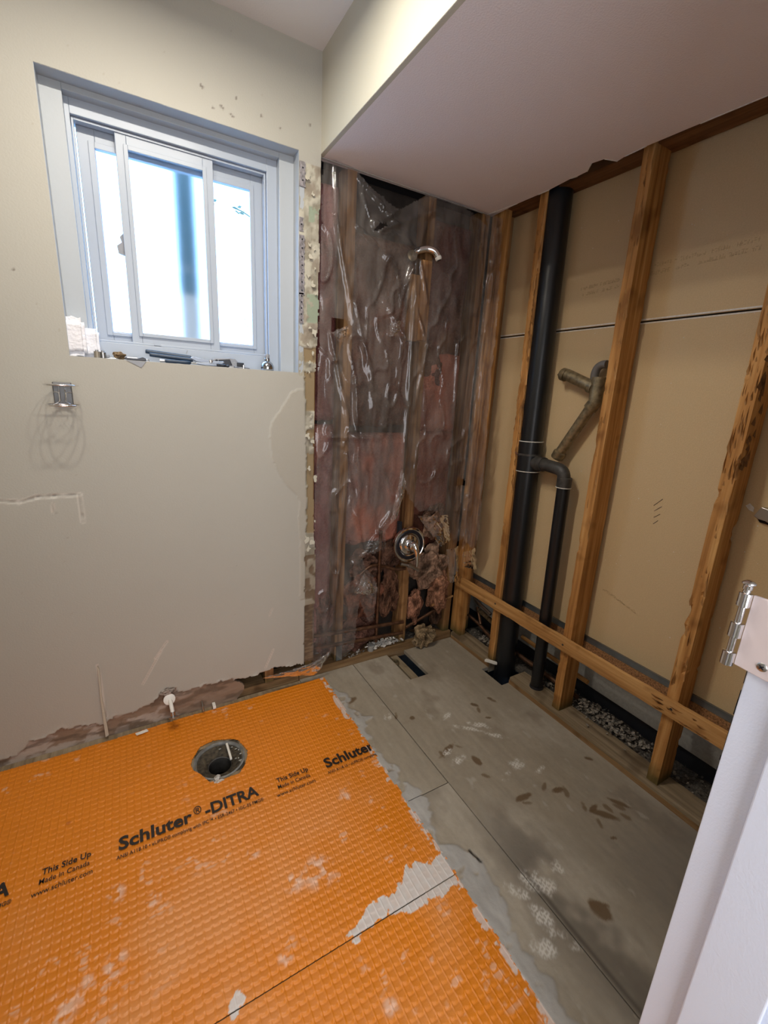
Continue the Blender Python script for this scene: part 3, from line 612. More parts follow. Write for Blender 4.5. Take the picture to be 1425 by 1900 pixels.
# plastered reveals
MB().box((WX0 - .02, BY + .001, WZ0 - .02), (WX0 + .0008, 1.86, WZ1 + .02)).build('reveal', M['trim'], win)
MB().box((WX1 - .0008, BY + .001, WZ0 - .02), (WX1 + .02, 1.86, WZ1 + .02)).build('reveal', M['trim'], win)
MB().box((WX0 + .0008, BY + .001, WZ1 - .0008), (WX1 - .0008, 1.86, WZ1 + .02)).build('reveal', M['trim'], win)
MB().box((WX0 + .0008, BY + .001, WZ0 - .02), (WX1 - .0008, 1.86, WZ0 + .0004)).build('sill', M['trim'], win)
# timber stop frame, then the vinyl frame
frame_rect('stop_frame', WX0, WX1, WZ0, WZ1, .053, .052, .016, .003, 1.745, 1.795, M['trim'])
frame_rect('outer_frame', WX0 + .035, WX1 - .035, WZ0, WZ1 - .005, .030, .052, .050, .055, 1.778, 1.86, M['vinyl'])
frame_rect('track_lip', WX0 + .066, WX1 - .088, WZ0 + .056, WZ1 - .056, .006, .006, .007, .007, 1.79, 1.815, M['vinyl'], .001)
# fixed/back sashes on the outer track and the sliding sash on the inner one
frame_rect('back_sash', -.058, .505, 1.428, 2.036, .046, .052, .052, .036, 1.826, 1.846, M['vinyl'])
frame_rect('glazing_bead', -.030, .462, 1.450, 1.998, .016, .014, .016, .010, 1.820, 1.828, M['vinyl'], .001)
ssh = frame_rect('sliding_sash', .041, .322, 1.432, 2.032, .030, .032, .038, .030, 1.795, 1.817, M['vinyl'])
frame_rect('glazing_bead', .062, .300, 1.453, 2.003, .012, .012, .013, .012, 1.789, 1.797, M['vinyl'], .001)
MB().box((.070, 1.804, 1.460), (.292, 1.808, 1.995)).build('frosted_pane', M['frost'], ssh)
MB().box((-.014, 1.835, 1.462), (.040, 1.838, 1.985)).build('clear_pane', M['clear'], win)
MB().box((.300, 1.835, 1.462), (.455, 1.838, 1.985)).build('clear_pane', M['clear'], win)
# latch on the sliding sash edge and small pull on the right sash
lt = [(0.0475,1.7676),(0.031,1.749),(0.0357,1.7345),(0.0212,1.7224),(0.0238,1.7012),(0.0414,1.6966)]
MB().prism(lt, 1.808, 1.8165, 'y').build('latch', M['greyplastic'], ssh)
q = [(0.4187,1.5534),(0.4387,1.5558),(0.4402,1.5332),(0.426,1.5277),(0.4183,1.5382)]
MB().tube([(x, 1.818, z) for x, z in q] + [(q[0][0], 1.818, q[0][1])], .0011, 6).build('pull_ring', M['greyplastic'], win)
MB().box((.105, 1.780, 1.4275), (.125, 1.788, 1.4335)).build('drain_cap', M['vinyl'], win)
# outside: post and twigs
post = MB().box((.268, 2.45, -.40), (.352, 2.53, 3.2)); post.tube([(.352, 2.46, -.40), (.352, 2.46, 3.2)], .012, 8)
tag(recentre(post.build('outdoor_post', simple('blue_grey_post', (0.10, 0.14, 0.13), 0.7), None)), 'blue-grey post outside, blurred behind the frosted middle pane', 'post')
mg = MB().box((-8, 1.95, -.45), (8, 14, -.40)); g = mg.build('ground', simple('pale_yard', (0.4, 0.4, 0.38), 0.9)); g['kind'] = 'structure'
tw = thing('tree_branch', 'thin leafy twigs outside, seen through the right window pane', 'branch', (.66, 2.65, 2.1))
leafm = simple('grey_green_leaf', (0.18, 0.26, 0.20), 0.8)
tp = [(x, 2.6, z) for x, z in [(0.678,2.1349),(0.6452,2.1476),(0.6077,2.1636),(0.576,2.171),(0.5551,2.1758)]]
tubeobj('twig', curve_pts(tp), .003, leafm, tw, 6)
tubeobj('trunk', curve_pts([(1.05, 2.7, -.40), (1.0, 2.66, 1.2), (.90, 2.62, 1.9), (tp[0][0], 2.6, tp[0][1])]), .012, leafm, tw, 8)
for i, (x, z) in enumerate([(0.5655,2.1734),(0.587,2.183),(0.608,2.1733),(0.5755,2.1566),(0.5968,2.1564),(0.4682,2.1842),(0.4827,2.1689),(0.4576,2.1725)]):
    mb = MB(); s = .018; a = i * .8
    mb.add([(x - s * math.cos(a), 2.6, z - s * math.sin(a) * .4), (x + .004, 2.597, z - .007), (x + s * math.cos(a), 2.6, z + s * math.sin(a) * .4), (x, 2.603, z + .008)], [(0, 1, 2, 3)])
    mb.build('leaf', leafm, tw)

# ================================================================== DOOR JAMB AND HINGE
door = struct_root('door_1', (.60, .1, 0))
MB().box((.600, -.03, 0), (.620, .1685, 2.05)).build('jamb', M['doorpaint'], door, bevel=.0012)
MB().box((.588, .060, 0), (.600, .127, 2.05)).build('door_stop', M['doorpaint'], door, bevel=.0015)
MB().box((-.24, -.03, 0), (-.22, .1685, 2.05)).build('jamb', M['doorpaint'], door)
MB().box((-.24, -.03, 2.05), (.62, .1685, 2.07)).build('head_jamb', M['doorpaint'], door)
rj = random.Random(3); mb = MB(); z = .86
while z < 1.03:
    h = rj.uniform(.006, .03); w = rj.uniform(.0006, .0022)
    mb.box((.604, .168, z), (.616, .1685 + w, z + h)); z += h * .7
mb.build('torn_edge', M['cavity'], door)['kind'] = 'stuff'
hp = simple('painted_hinge_leaf', (0.66, 0.57, 0.56), 0.42)
hz = 1.0225; lp = [(.181, hz + .003), (.181, hz + .091), (.128, hz + .091), (.120, hz + .084), (.120, hz + .012), (.128, hz + .001), (.150, hz)]
leaf_ = MB().prism(lp, .5955, .5995, 'x').build('hinge_leaf', hp, door, bevel=.0008)
hx, hy = .5935, .1875
pin = MB(); pin.lathe([(.0, -.001), (.0036, 0), (.0036, .096), (.0046, .0965), (.0048, .101), (.0068, .103), (.0068, .1045), (.004, .1065), (.0, .107)], (hx, hy, hz - .0), (0, 0, 1), 20)
pin.build('hinge_pin', M['chrome'], door, True)
for z0, z1 in ((.0, .0175), (.036, .055), (.075, .0925)):
    k = MB(); k.lathe([(.0050, 0), (.0066, .0008), (.0066, z1 - z0 - .0008), (.005, z1 - z0)], (hx, hy, hz + z0), (0, 0, 1), 24)
    k.build('hinge_knuckle', M['chrome'], leaf_, True)
def screw_head(c, axis, r, parent, mat, name='screw'):
    s = MB(); s.lathe([(r * .98, 0), (r, .0004), (r * .8, .0013), (0.0, .0017)], c, axis, 20); o = s.build(name, mat, parent, True)
    ax = Vector(axis); u = ax.orthogonal().normalized(); w = ax.cross(u); m = MB(); c = Vector(c)
    for d in (u, w):
        e = ax.cross(d); b0 = c + ax * .0016
        P_ = [b0 + d * s1 * r * .55 + e * s2 * r * .13 + ax * h for h in (0, .0004) for s1, s2 in ((-1, -1), (1, -1), (1, 1), (-1, 1))]
        m.add(P_, [(3, 2, 1, 0), (4, 5, 6, 7), (0, 1, 5, 4), (1, 2, 6, 5), (2, 3, 7, 6), (3, 0, 4, 7)])
    m.build('screw_slot', M['cavity'], o); return o
screw_head((.5955, .156, 1.0365), (-1, 0, 0), .0052, leaf_, M['satin'])
screw_head((.5955, .136, 1.075), (-1, 0, 0), .0052, leaf_, M['satin'])

# ================================================================== RIGHT STUD WALL
FX = 1.505; LEAN = .021
fr = thing('stud_frame', 'open timber stud frame of the right wall, its studs bare in front of brown board', 'framing', (1.55, .9, 0))
for i, (y0, lean) in enumerate(((1.385, .019), (.982, .012), (.565, .008), (.155, .0))):
    rough_board('stud', (FX, y0, .035), (FX + .089, y0 + .038, SOF + .06), 'z', M['wz'], fr, amp=.0015, chip=(.009, .008, .016, .006)[i], lean=(0, lean), seed=i * 5 + 2, step=.012)
rough_board('corner_stud', (FX, 1.650, .035), (FX + .038, 1.735, SOF + .05), 'z', M['wz'], fr, amp=.001, chip=.002, seed=40)
rough_board('corner_stud', (FX + .040, 1.700, .035), (FX + .10, 1.738, SOF + .05), 'z', M['wdark'], fr, amp=.001, chip=.002, seed=41)
# splintered strips torn out of the studs
def splinters(y, z0, z1, n, seed, parent, x=FX + .001, spread=.036, lean=0.0, dx=.006):
    r = random.Random(seed); mb = MB()
    for k in range(n):
        z = r.uniform(z0, z1); L = r.uniform(.02, .09); yy = y + r.uniform(0, spread) + lean * z; w = r.uniform(.002, .006); d = r.uniform(.002, dx)
        a = (x - d * .2, yy, z); mb.add([(x, yy - w, z), (x - d, yy, z + L * .4), (x, yy + w, z + L * .2), (x + .001, yy, z + L), (x + .001, yy, z - .006)], [(0, 1, 4), (1, 2, 4), (0, 3, 1), (1, 3, 2)])
    o = mb.build('splinters', M['splinter'], parent); o['kind'] = 'stuff'; return o
splinters(1.385, 1.15, 2.0, 60, 1, fr, lean=.019); splinters(1.385, .9, 1.9, 60, 5, fr, x=FX + .002, spread=.01, lean=.019, dx=.012)
splinters(.982, 1.5, 2.05, 22, 2, fr, lean=.012, dx=.004); splinters(.982, .7, 1.5, 18, 6, fr, lean=.012, dx=.005)
splinters(.565, 1.1, 1.7, 55, 3, fr, lean=.008, dx=.008); splinters(.565, .4, 1.1, 22, 9, fr, lean=.008, dx=.005)
# charred, gouged flank of the far stud and of the near one
for y0, lean, z0, z1, s in ((1.385, .019, 1.15, 2.0, 11), (.565, .008, 1.15, 1.75, 12)):
    r = random.Random(s); mb = MB()
    for k in range(34):
        z = r.uniform(z0, z1); x = FX + r.uniform(.002, .05); h = r.uniform(.01, .04); w = r.uniform(.006, .016); y = y0 + lean * z
        mb.add([(x - w, y - .0005, z), (x, y - .005, z - h * .3), (x + w, y - .0005, z + h * .2), (x + .003, y - .0005, z + h), (x, y + .002, z)], [(0, 1, 3), (1, 2, 3), (0, 4, 1), (1, 4, 2)])
    mb.build('gouge', M['wtop'], fr)['kind'] = 'stuff'
rough_board('bottom_plate', (1.489, 1.392, -.03), (1.575, 1.705, .035), 'y', M['wplate'], fr, amp=.0025, chip=.004, seed=21)
rough_board('bottom_plate', (1.489, .16, -.03), (1.590, 1.252, .035), 'y', M['wplate'], fr, amp=.0025, chip=.004, seed=22)
rough_board('plate_edge', (1.4865, .16, .0), (1.4885, 1.252, .022), 'y', M['wbrown'], fr, amp=.001, chip=.006, seed=23)
rough_board('plate_edge', (1.4865, 1.392, .0), (1.4885, 1.70, .020), 'y', M['wbrown'], fr, amp=.001, chip=.006, seed=24)
rough_board('top_plate', (1.516, .16, SOF + .012), (1.606, 1.73, SOF + .05), 'y', M['wtop'], fr, amp=.001, seed=25)

rail = thing('wooden_rail', 'long thin timber rail nailed low across the bare studs on the right', 'rail', (1.497, 1.1, .32))
rb_ = rough_board('rail_board', (1.485, .27, .320), (1.504, 1.712, .379), 'y', M['wy'], rail, amp=.0015, chip=.003, seed=31, step=.012)
splk = MB()
rr_ = random.Random(4)
for k in range(16):
    y = rr_.uniform(.45, .66); z = .325 + rr_.random() * .05; L = rr_.uniform(.015, .05)
    splk.add([(1.4845, y, z), (1.477, y - L * .3, z + .004), (1.4845, y - L, z), (1.4845, y - L * .4, z - .005)], [(0, 1, 3), (1, 2, 3), (0, 2, 1)])
splk.build('splinters', M['splinter'], rb_)['kind'] = 'stuff'
for (y, z) in ((1.400, .352), (1.005, .350), (.575, .352)):
    nl = MB(); nl.lathe([(.0045, 0), (.0045, .001), (0, .0013)], (1.4848, y, z), (-1, 0, 0), 10); nl.build('nail_head', M['absd'], rb_)

# ---- brown board of the next room behind the studs
wr_ = struct_root('wall_right')
DX = 1.612
MB().box((DX, .10, 1.607), (DX + .013, 1.90, 2.30)).build('board_panel', M['browndw'], wr_)
MB().box((DX, .10, .372), (DX + .013, 1.90, 1.601)).build('board_panel', M['browndw'], wr_)
MB().box((DX - .0008, .10, 1.6085), (DX, 1.90, 1.613)).build('board_edge_tape', M['whiteedge'], wr_)
MB().box((DX - .0008, .10, 1.5965), (DX, 1.90, 1.600)).build('board_edge_tape', M['whiteedge'], wr_)
MB().box((DX - .0008, .10, SOF + .025), (DX, 1.7, SOF + .029)).build('board_edge_tape', M['whiteedge'], wr_)
MB().box((DX - .003, .10, .345), (DX + .012, 1.90, .3715)).build('steel_track', M['steel'], wr_)
MB().box((DX - .0035, .10, .369), (DX - .003, 1.90, .3722)).build('track_lip', M['satin'], wr_)
rough_board('particle_board_edge', (DX - .006, .10, .302), (DX + .06, 1.90, .344), 'y', M['osb'], wr_, amp=.002, seed=61)
MB().box((1.70, .05, .095), (1.715, 1.90, .42)).build('grey_board', M['gyp'], wr_)
MB().box((1.716, .05, -.33), (1.78, 1.90, .10)).build('foundation', M['cavity'], wr_)
MB().box((DX + .06, .05, .335), (1.78, 1.90, .345)).build('platform_floor', M['dark'], wr_)
MB().box((DX + .0135, .05, .345), (1.78, 1.90, 2.35)).build('wall_core', M['cavity'], wr_)
# faint printed marks on the board paper (illegible mirror print)
def marks(v0, v1, h, z0, z1, n, seed):
    r = random.Random(seed); mb = MB()
    for row in (0, 1)[: (2 if n > 26 else 1)]:
        for k in range(n):
            t = k / n; y = v0 + (v1 - v0) * t; z = z0 + (z1 - z0) * t - row * h * 1.6
            if r.random() < .22: continue
            for s in range(r.choice((2, 3))):
                a = r.uniform(0, .8) * h; L = r.uniform(.3, 1) * h
                if r.random() < .5: mb.box((DX - .0005, y - .0018 - s * .003, z), (DX - .0001, y - .0008 - s * .003, z + L))
                else: mb.box((DX - .0005, y - .006, z + a), (DX - .0001, y, z + a + .0018))
    mb.build('printed_marks', M['inkfaint'], wr_)['kind'] = 'stuff'
(a, b), (c, d), (e, f_), (g_, h_), (i_, j_), (k_, l_) = [(1.2933,1.7474),(1.1233,1.7539),(1.0283,1.7753),(0.6955,1.7888),(0.9594,0.5915),(0.8129,0.5552)]
marks(a, c, .014, b, d, 30, 1); marks(e, g_, .015, f_, h_, 40, 2); marks(i_, k_, .012, j_, l_, 22, 3)
for (y0, z0), (y1, z1) in zip([(0.8349,0.9758),(0.8291,0.9573),(0.8261,0.934),(0.8231,0.9106)], [(0.8092,1.0056),(0.8072,0.9787),(0.807,0.9511),(0.8093,0.9266)]):
    MB().tube([(DX - .0004, y0, z0), (DX - .0004, y1, z1)], .0010, 4).build('pencil_mark', M['cavity'], wr_)
# specks of plaster on the board
rr_ = random.Random(9); mb = MB()
for k in range(90):
    y = rr_.uniform(.45, 1.35); z = rr_.uniform(.45, 2.0); s = rr_.uniform(.0006, .0020)
    mb.lathe([(s, 0), (s * .6, .0006)], (DX - .0001, y, z), (-1, 0, 0), 6)
mb.build('plaster_specks', M['whiteedge'], wr_)['kind'] = 'stuff'

# torn hole in the board with an old steel bracket
by_ = [(0.5702,1.0411),(0.5612,1.0501),(0.548,1.0399),(0.54,1.0519),(0.5261,1.0487),(0.4965,1.0432),(0.487,1.0018),(0.5082,1.0106),(0.5257,1.0124),(0.5379,1.0191),(0.5477,1.0266),(0.5595,1.0303)]
t = thing('steel_bracket', 'dull steel bracket poking from a torn hole in the brown board, far right', 'bracket', (DX, by_[4][0], by_[6][1]))
MB().prism(by_[4:10], DX - .020, DX - .001, 'x').build('bracket_plate', M['satin'], t, bevel=.001)
MB().prism([by_[0], by_[1], by_[2], by_[10], by_[11]], DX - .002, DX - .0004, 'x').build('torn_paper', M['whiteedge'], t)
MB().prism([(by_[9][0], by_[9][1] - .004), (by_[8][0], by_[8][1] - .012), (by_[7][0], by_[7][1] - .012), (by_[6][0], by_[6][1] - .006), (by_[6][0], by_[6][1])], DX - .0015, DX - .0003, 'x').build('hole_edge', M['cavity'], t)

# ================================================================== VALVE WALL FRAMING
FY = 1.722
fv = thing('stud_frame', 'dark timber stud frame behind the clear plastic, around the shower valve', 'framing', (1.1, 1.76, 0))
rough_board('stud', (.783, FY, .04), (.822, 1.812, SOF + .04), 'z', M['wdark'], fv, amp=.001, chip=.003, seed=51)
rough_board('stud', (1.155, FY + .006, .04), (1.193, 1.812, SOF + .04), 'z', M['wdark'], fv, amp=.0015, chip=.005, seed=52)
rough_board('stud', (1.440, FY, .04), (1.482, 1.812, SOF + .04), 'z', M['wdark'], fv, amp=.001, chip=.003, seed=53)
rough_board('stud', (.630, FY - .006, .04), (.664, 1.812, SOF + .04), 'z', M['wdark'], fv, amp=.001, chip=.002, seed=54)
rough_board('blocking', (1.088, FY - .004, 1.540), (1.1535, FY + .03, 1.800), 'z', M['wdark'], fv, amp=.001, chip=.003, seed=55)
rough_board('blocking', (1.130, FY - .012, 1.545), (1.180, FY + .004, 1.860), 'z', M['wz'], fv, amp=.001, chip=.003, seed=56)
rough_board('bottom_plate', (.60, 1.708, -.03), (1.488, 1.812, .040), 'x', M['wx'], fv, amp=.002, chip=.004, seed=57)
rough_board('top_plate', (.60, FY + .02, SOF + .013), (1.6, 1.812, SOF + .05), 'x', M['cavity'], fv, amp=.001, seed=58)  # near-black colour paints the dark of the opening onto this plate
rough_board('bottom_plate', (.0, 1.710, -.03), (.597, 1.80, .030), 'x', M['wx'], fv, amp=.002, chip=.004, seed=59)
for i, x in enumerate((.44, .12, -.25)):
    rough_board('stud', (x, 1.706, .032), (x + .038, 1.79, .30), 'z', M['wdark'], fv, amp=.001, seed=70 + i)
# scraps of grey tin on the bottom of the left stud
MB().box((.788, 1.712, .042), (.817, 1.7205, .12)).build('nail_plate', M['steel'], fv)

# ---- insulation
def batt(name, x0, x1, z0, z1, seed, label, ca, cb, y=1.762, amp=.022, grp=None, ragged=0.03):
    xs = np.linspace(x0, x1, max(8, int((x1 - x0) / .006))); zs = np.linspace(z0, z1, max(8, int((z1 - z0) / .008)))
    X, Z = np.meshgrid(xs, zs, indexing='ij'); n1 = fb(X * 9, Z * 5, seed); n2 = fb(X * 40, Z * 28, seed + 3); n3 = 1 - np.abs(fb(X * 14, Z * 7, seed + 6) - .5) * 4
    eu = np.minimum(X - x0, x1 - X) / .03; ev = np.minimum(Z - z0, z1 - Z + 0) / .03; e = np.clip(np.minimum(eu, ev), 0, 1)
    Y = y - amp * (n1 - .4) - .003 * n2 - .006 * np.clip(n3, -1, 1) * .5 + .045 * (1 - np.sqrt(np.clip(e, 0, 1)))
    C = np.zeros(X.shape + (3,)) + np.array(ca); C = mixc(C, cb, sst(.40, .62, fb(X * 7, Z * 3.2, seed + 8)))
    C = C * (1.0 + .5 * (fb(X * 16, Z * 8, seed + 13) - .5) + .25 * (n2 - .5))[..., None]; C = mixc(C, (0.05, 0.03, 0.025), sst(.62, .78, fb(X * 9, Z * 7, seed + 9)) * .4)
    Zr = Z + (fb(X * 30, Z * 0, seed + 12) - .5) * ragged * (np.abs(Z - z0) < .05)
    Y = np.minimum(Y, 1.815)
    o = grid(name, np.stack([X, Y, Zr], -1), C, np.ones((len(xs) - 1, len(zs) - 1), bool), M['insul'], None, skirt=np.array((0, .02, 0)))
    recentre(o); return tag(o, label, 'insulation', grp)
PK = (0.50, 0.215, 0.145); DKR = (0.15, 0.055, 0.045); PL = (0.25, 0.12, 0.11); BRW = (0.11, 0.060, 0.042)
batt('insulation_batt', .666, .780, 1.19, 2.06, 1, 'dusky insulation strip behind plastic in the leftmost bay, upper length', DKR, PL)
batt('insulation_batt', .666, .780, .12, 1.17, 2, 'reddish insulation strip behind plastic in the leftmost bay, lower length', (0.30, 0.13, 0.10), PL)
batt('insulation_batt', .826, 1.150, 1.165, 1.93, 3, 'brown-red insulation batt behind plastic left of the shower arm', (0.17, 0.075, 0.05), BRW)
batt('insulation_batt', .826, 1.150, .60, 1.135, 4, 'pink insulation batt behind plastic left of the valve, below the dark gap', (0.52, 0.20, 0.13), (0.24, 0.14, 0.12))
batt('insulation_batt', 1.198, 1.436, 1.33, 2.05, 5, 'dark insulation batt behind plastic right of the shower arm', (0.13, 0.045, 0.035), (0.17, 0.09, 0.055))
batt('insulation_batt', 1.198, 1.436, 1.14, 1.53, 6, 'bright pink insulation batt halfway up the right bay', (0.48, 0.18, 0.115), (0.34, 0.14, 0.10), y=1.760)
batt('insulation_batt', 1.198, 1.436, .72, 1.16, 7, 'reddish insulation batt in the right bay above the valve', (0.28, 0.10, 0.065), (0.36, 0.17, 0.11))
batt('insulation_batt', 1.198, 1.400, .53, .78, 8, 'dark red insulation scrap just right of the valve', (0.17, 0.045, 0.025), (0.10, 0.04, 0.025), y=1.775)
pp = [(x, y) for x, y in [(0.9793,1.2182),(1.0904,1.2449),(1.122,0.9451),(1.0865,0.8946),(1.0263,0.9108)]]
CL = [((1.325, 1.735, .690), (.062, .030, .085), 'folded pink insulation wad beside the torn plastic, right of the valve', (0.44, 0.26, 0.17)),
      ((1.315, 1.735, .455), (.105, .048, .105), 'big pale pink insulation lump below and right of the valve', (0.50, 0.32, 0.22)),
      ((1.385, 1.730, .300), (.062, .050, .115), 'curling orange-pink insulation fold beside the right corner stud', (0.50, 0.25, 0.15)),
      ((1.245, 1.740, .235), (.042, .040, .085), 'narrow pink insulation tuft right of the greenish stud foot', (0.50, 0.24, 0.15)),
      ((1.300, 1.700, .052), (.062, .034, .058), 'torn tan insulation tuft spilling over the bottom plate', (0.42, 0.30, 0.17)),
      ((.960, 1.765, .500), (.085, .040, .070), 'dark frayed insulation lump under the plastic flap, left of the valve', (0.24, 0.13, 0.09)),
      ((1.080, 1.770, .540), (.058, .035, .085), 'dark brown insulation lump behind the valve plate', (0.17, 0.09, 0.06)),
      ((.945, 1.765, .330), (.095, .040, .120), 'orange-brown insulation lump left of the copper riser', (0.34, 0.14, 0.085)),
      ((1.095, 1.770, .330), (.055, .040, .130), 'ragged brown insulation right of the copper riser', (0.26, 0.13, 0.08)),
      ((.900, 1.765, .140), (.110, .040, .090), 'dusty insulation heaped low behind the plastic', (0.22, 0.11, 0.08)),
      ((.740, 1.770, .230), (.050, .030, .15), 'purplish insulation showing low beside the torn wall edge', (0.20, 0.10, 0.08)),
      ((1.405, 1.755, .150), (.035, .030, .07), 'dark insulation scrap low beside the corner stud', (0.14, 0.08, 0.05))]
for i, (c, r, lab, col) in enumerate(CL):
    o = clump('insulation_lump', c, r, i * 3 + 1, c1=col, c2=tuple(v * .22 for v in col), amp=.62 if i != 4 else .8); recentre(o); tag(o, lab, 'insulation')
# dark sheathing visible above and below
MB().box((.60, 1.815, -.02), (1.62, 1.826, 2.2)).build('sheathing', M['dark'], wall_back)
MB().box((.60, 1.7, 2.205), (1.80, 1.86, 2.23)).build('attic_board', M['cavity'], wall_back)

# ---- copper supply pipes
cp = thing('water_pipes', 'dull copper water pipes rising behind the valve in the torn insulation', 'pipe', (1.01, 1.735, .1))
tubeobj('riser', [(1.012, 1.722, .085), (1.006, 1.722, .68)], .0085, M['copper'], cp)
MB().lathe([(.011, 0), (.011, .035)], (1.007, 1.722, .485), (0, 0, 1), 16).build('tee', M['copper'], cp, True)
tubeobj('branch', curve_pts([(1.007, 1.722, .503), (1.05, 1.72, .490), (1.10, 1.715, .472), (1.155, 1.714, .468)]), .0085, M['copper'], cp)
tubeobj('branch', curve_pts([(.905, 1.728, .470), (.95, 1.722, .505), (1.007, 1.722, .508)]), .008, M['copper'], cp)
tubeobj('supply_pipe', [(.67, 1.715, .205), (1.160, 1.706, .172)], .0095, M['satin' if False else 'copper'], cp)
tubeobj('supply_pipe', [(.67, 1.715, .140), (1.160, 1.706, .110)], .0095, M['copper'], cp)
tubeobj('supply_pipe', [(1.19, 1.722, .125), (1.43, 1.722, .205)], .0085, M['copper'], cp)
tubeobj('stub', [(1.115, 1.700, .505), (1.165, 1.69, .492), (1.212, 1.680, .462)], .0085, M['satin'], cp)
MB().lathe([(.0115, 0), (.0115, .02)], (1.152, 1.692, .495), (.9, -.2, -.35), 16).build('coupling', M['satin'], cp, True)
tubeobj('broken_batten', [(1.33, 1.70, .232), (1.47, 1.70, .262)], .006, M['wdark'], cp, 5)

# ---- shower valve
VC = Vector((1.148, 1.688, .606))
vt = thing('shower_valve', 'round chrome shower valve plate with a curved lever handle', 'valve', tuple(VC))
ax = Vector((-.06, -1, .04)).normalized()
e = MB(); e.lathe([(.087, -.006), (.090, -.002), (.0895, .006), (.085, .0125), (.078, .0135), (.075, .0115), (.060, .008), (.052, .0065), (.048, .010), (.044, .012), (.0, .012)], VC, ax, 64)
esc = e.build('escutcheon', M['chrome'], vt, True)
r_ = MB(); r_.lathe([(.0745, .0105), (.0725, .0138), (.0600, .0138), (.0575, .0085)], VC, ax, 64, False); r_.build('dark_reflection_band', M['blacktape'], esc, True)  # black ring paints in the dark reflection across the chrome dish
h = MB(); h.lathe([(.030, .010), (.029, .020), (.026, .034), (.024, .050), (.018, .058), (.0, .060)], VC, ax, 40); hub = h.build('handle_hub', M['chrome'], vt, True)
L = curve_pts([VC + ax * .030 + Vector((0, 0, .010)), VC + ax * .056 + Vector((.002, 0, .006)), VC + ax * .068 + Vector((.008, 0, -.026)), VC + ax * .066 + Vector((.015, 0, -.062)), VC + ax * .058 + Vector((.020, 0, -.098))], 6)
nL = len(L); rsL = [lerp(.0215, .0060, (k / (nL - 1)) ** .8) for k in range(nL)]
MB().tube(L, rsL, 20).build('lever', M['chrome'], hub, True)
MB().box((1.095, 1.705, .66), (1.112, 1.722, .72)).build('valve_body', M['cavity'], vt)
tubeobj('valve_body', [(1.148, 1.69, .606), (1.148, 1.745, .606)], .028, M['brass'], vt)

# ---- shower arm stub
A = [(1.0733,1.8661),(1.0953,1.888),(1.1344,1.9013),(1.1621,1.8985),(1.1777,1.8812),(1.1747,1.8562)]
sa = thing('shower_arm_stub', 'cut-off shower arm elbow with a white threaded tip, poking through the plastic', 'pipe', (A[1][0], 1.70, A[1][1] - .02))
pts = [(A[1][0] - .004, 1.722, A[1][1] - .010), (A[1][0] + .004, 1.706, A[1][1] - .003), (A[2][0], 1.690, A[2][1] - .006), (A[3][0], 1.676, A[3][1] - .010), (A[4][0], 1.668, A[4][1] - .014)]
tubeobj('elbow', curve_pts(pts), .0130, M['chrome'], sa, 18)
p1 = Vector(pts[-1]); d1 = (Vector(pts[-1]) - Vector(pts[-2])).normalized() + Vector((0, 0, -.7)); d1.normalize()
MB().lathe([(.0125, -.004), (.0138, .0), (.0138, .006), (.0115, .011)], p1, d1, 24).build('threaded_tip', M['white'], sa, True)
MB().lathe([(.0085, .0), (.0085, .0118)], p1, d1, 16).build('bore', M['cavity'], sa, True)
MB().lathe([(.021, 0), (.021, .006), (.014, .010)], (A[0][0] + .004, 1.712, A[0][1] - .002), (-.2, -1, .1), 24).build('drop_ear', M['brass'], sa, True)

# ================================================================== DRAIN STACK
ds = thing('drain_stack', 'thick black plastic waste stack with a thinner black branch pipe beside it', 'pipe', (1.56, 1.365, -.3))
def SP(z): return (1.557, 1.352 + .030 * (z - .0) / 1.0 * .9, z)
tubeobj('stack_pipe', [SP(-.32), SP(2.16)], .0485, M['abs'], ds, 32)
zt = 1.075
cpl = MB().lathe([(.0495, -.068), (.0535, -.066), (.0535, .066), (.0495, .068)], SP(zt), (0, .027, 1), 32).build('coupling', M['abs'], ds, True)
for dz in (-.066, .066): MB().lathe([(.0548, -.0015), (.0548, .0015)], SP(zt + dz), (0, .027, 1), 32).build('cement_line', M['whiteedge'], cpl, True)
MB().lathe([(.0545, -.004), (.0545, .004)], SP(zt + .008), (0, .027, 1), 32).build('clamp_band', M['absd'], cpl, True)
sx, sy_, sz = SP(zt)
MB().tube([(sx - .052, sy_ + .032, sz + .012), (sx - .058, sy_ + .010, sz + .006)], .006, 10).build('clamp_screw', M['chrome'], cpl, True)
br = curve_pts([(1.548, 1.345, 1.052), (1.540, 1.29, 1.054), (1.535, 1.235, 1.052), (1.535, 1.190, 1.046), (1.537, 1.172, 1.030), (1.541, 1.166, .990)], 5)
tubeobj('branch_elbow', br, .0255, M['absd'], ds, 24)
MB().lathe([(.0305, 0), (.0305, .045)], (1.546, 1.325, 1.053), (-.1, -1, 0), 24).build('branch_hub', M['absd'], ds, True)
eh = MB().lathe([(.0295, -.012), (.0300, .028), (.0255, .032)], (1.541, 1.166, .988), (0, 0, 1), 24).build('elbow_hub', M['absd'], ds, True)
MB().lathe([(.0310, -.0015), (.0310, .0015)], (1.541, 1.166, .977), (0, 0, 1), 24).build('cement_line', M['whiteedge'], eh, True)
tubeobj('branch_pipe', [(1.542, 1.166, .985), (1.547, 1.142, .018)], .0265, M['abs'], ds, 24)
MB().lathe([(.031, 0), (.029, .012)], (1.547, 1.142, .034), (0, 0, 1), 24).build('pipe_foot', M['blacktape'], ds, True)

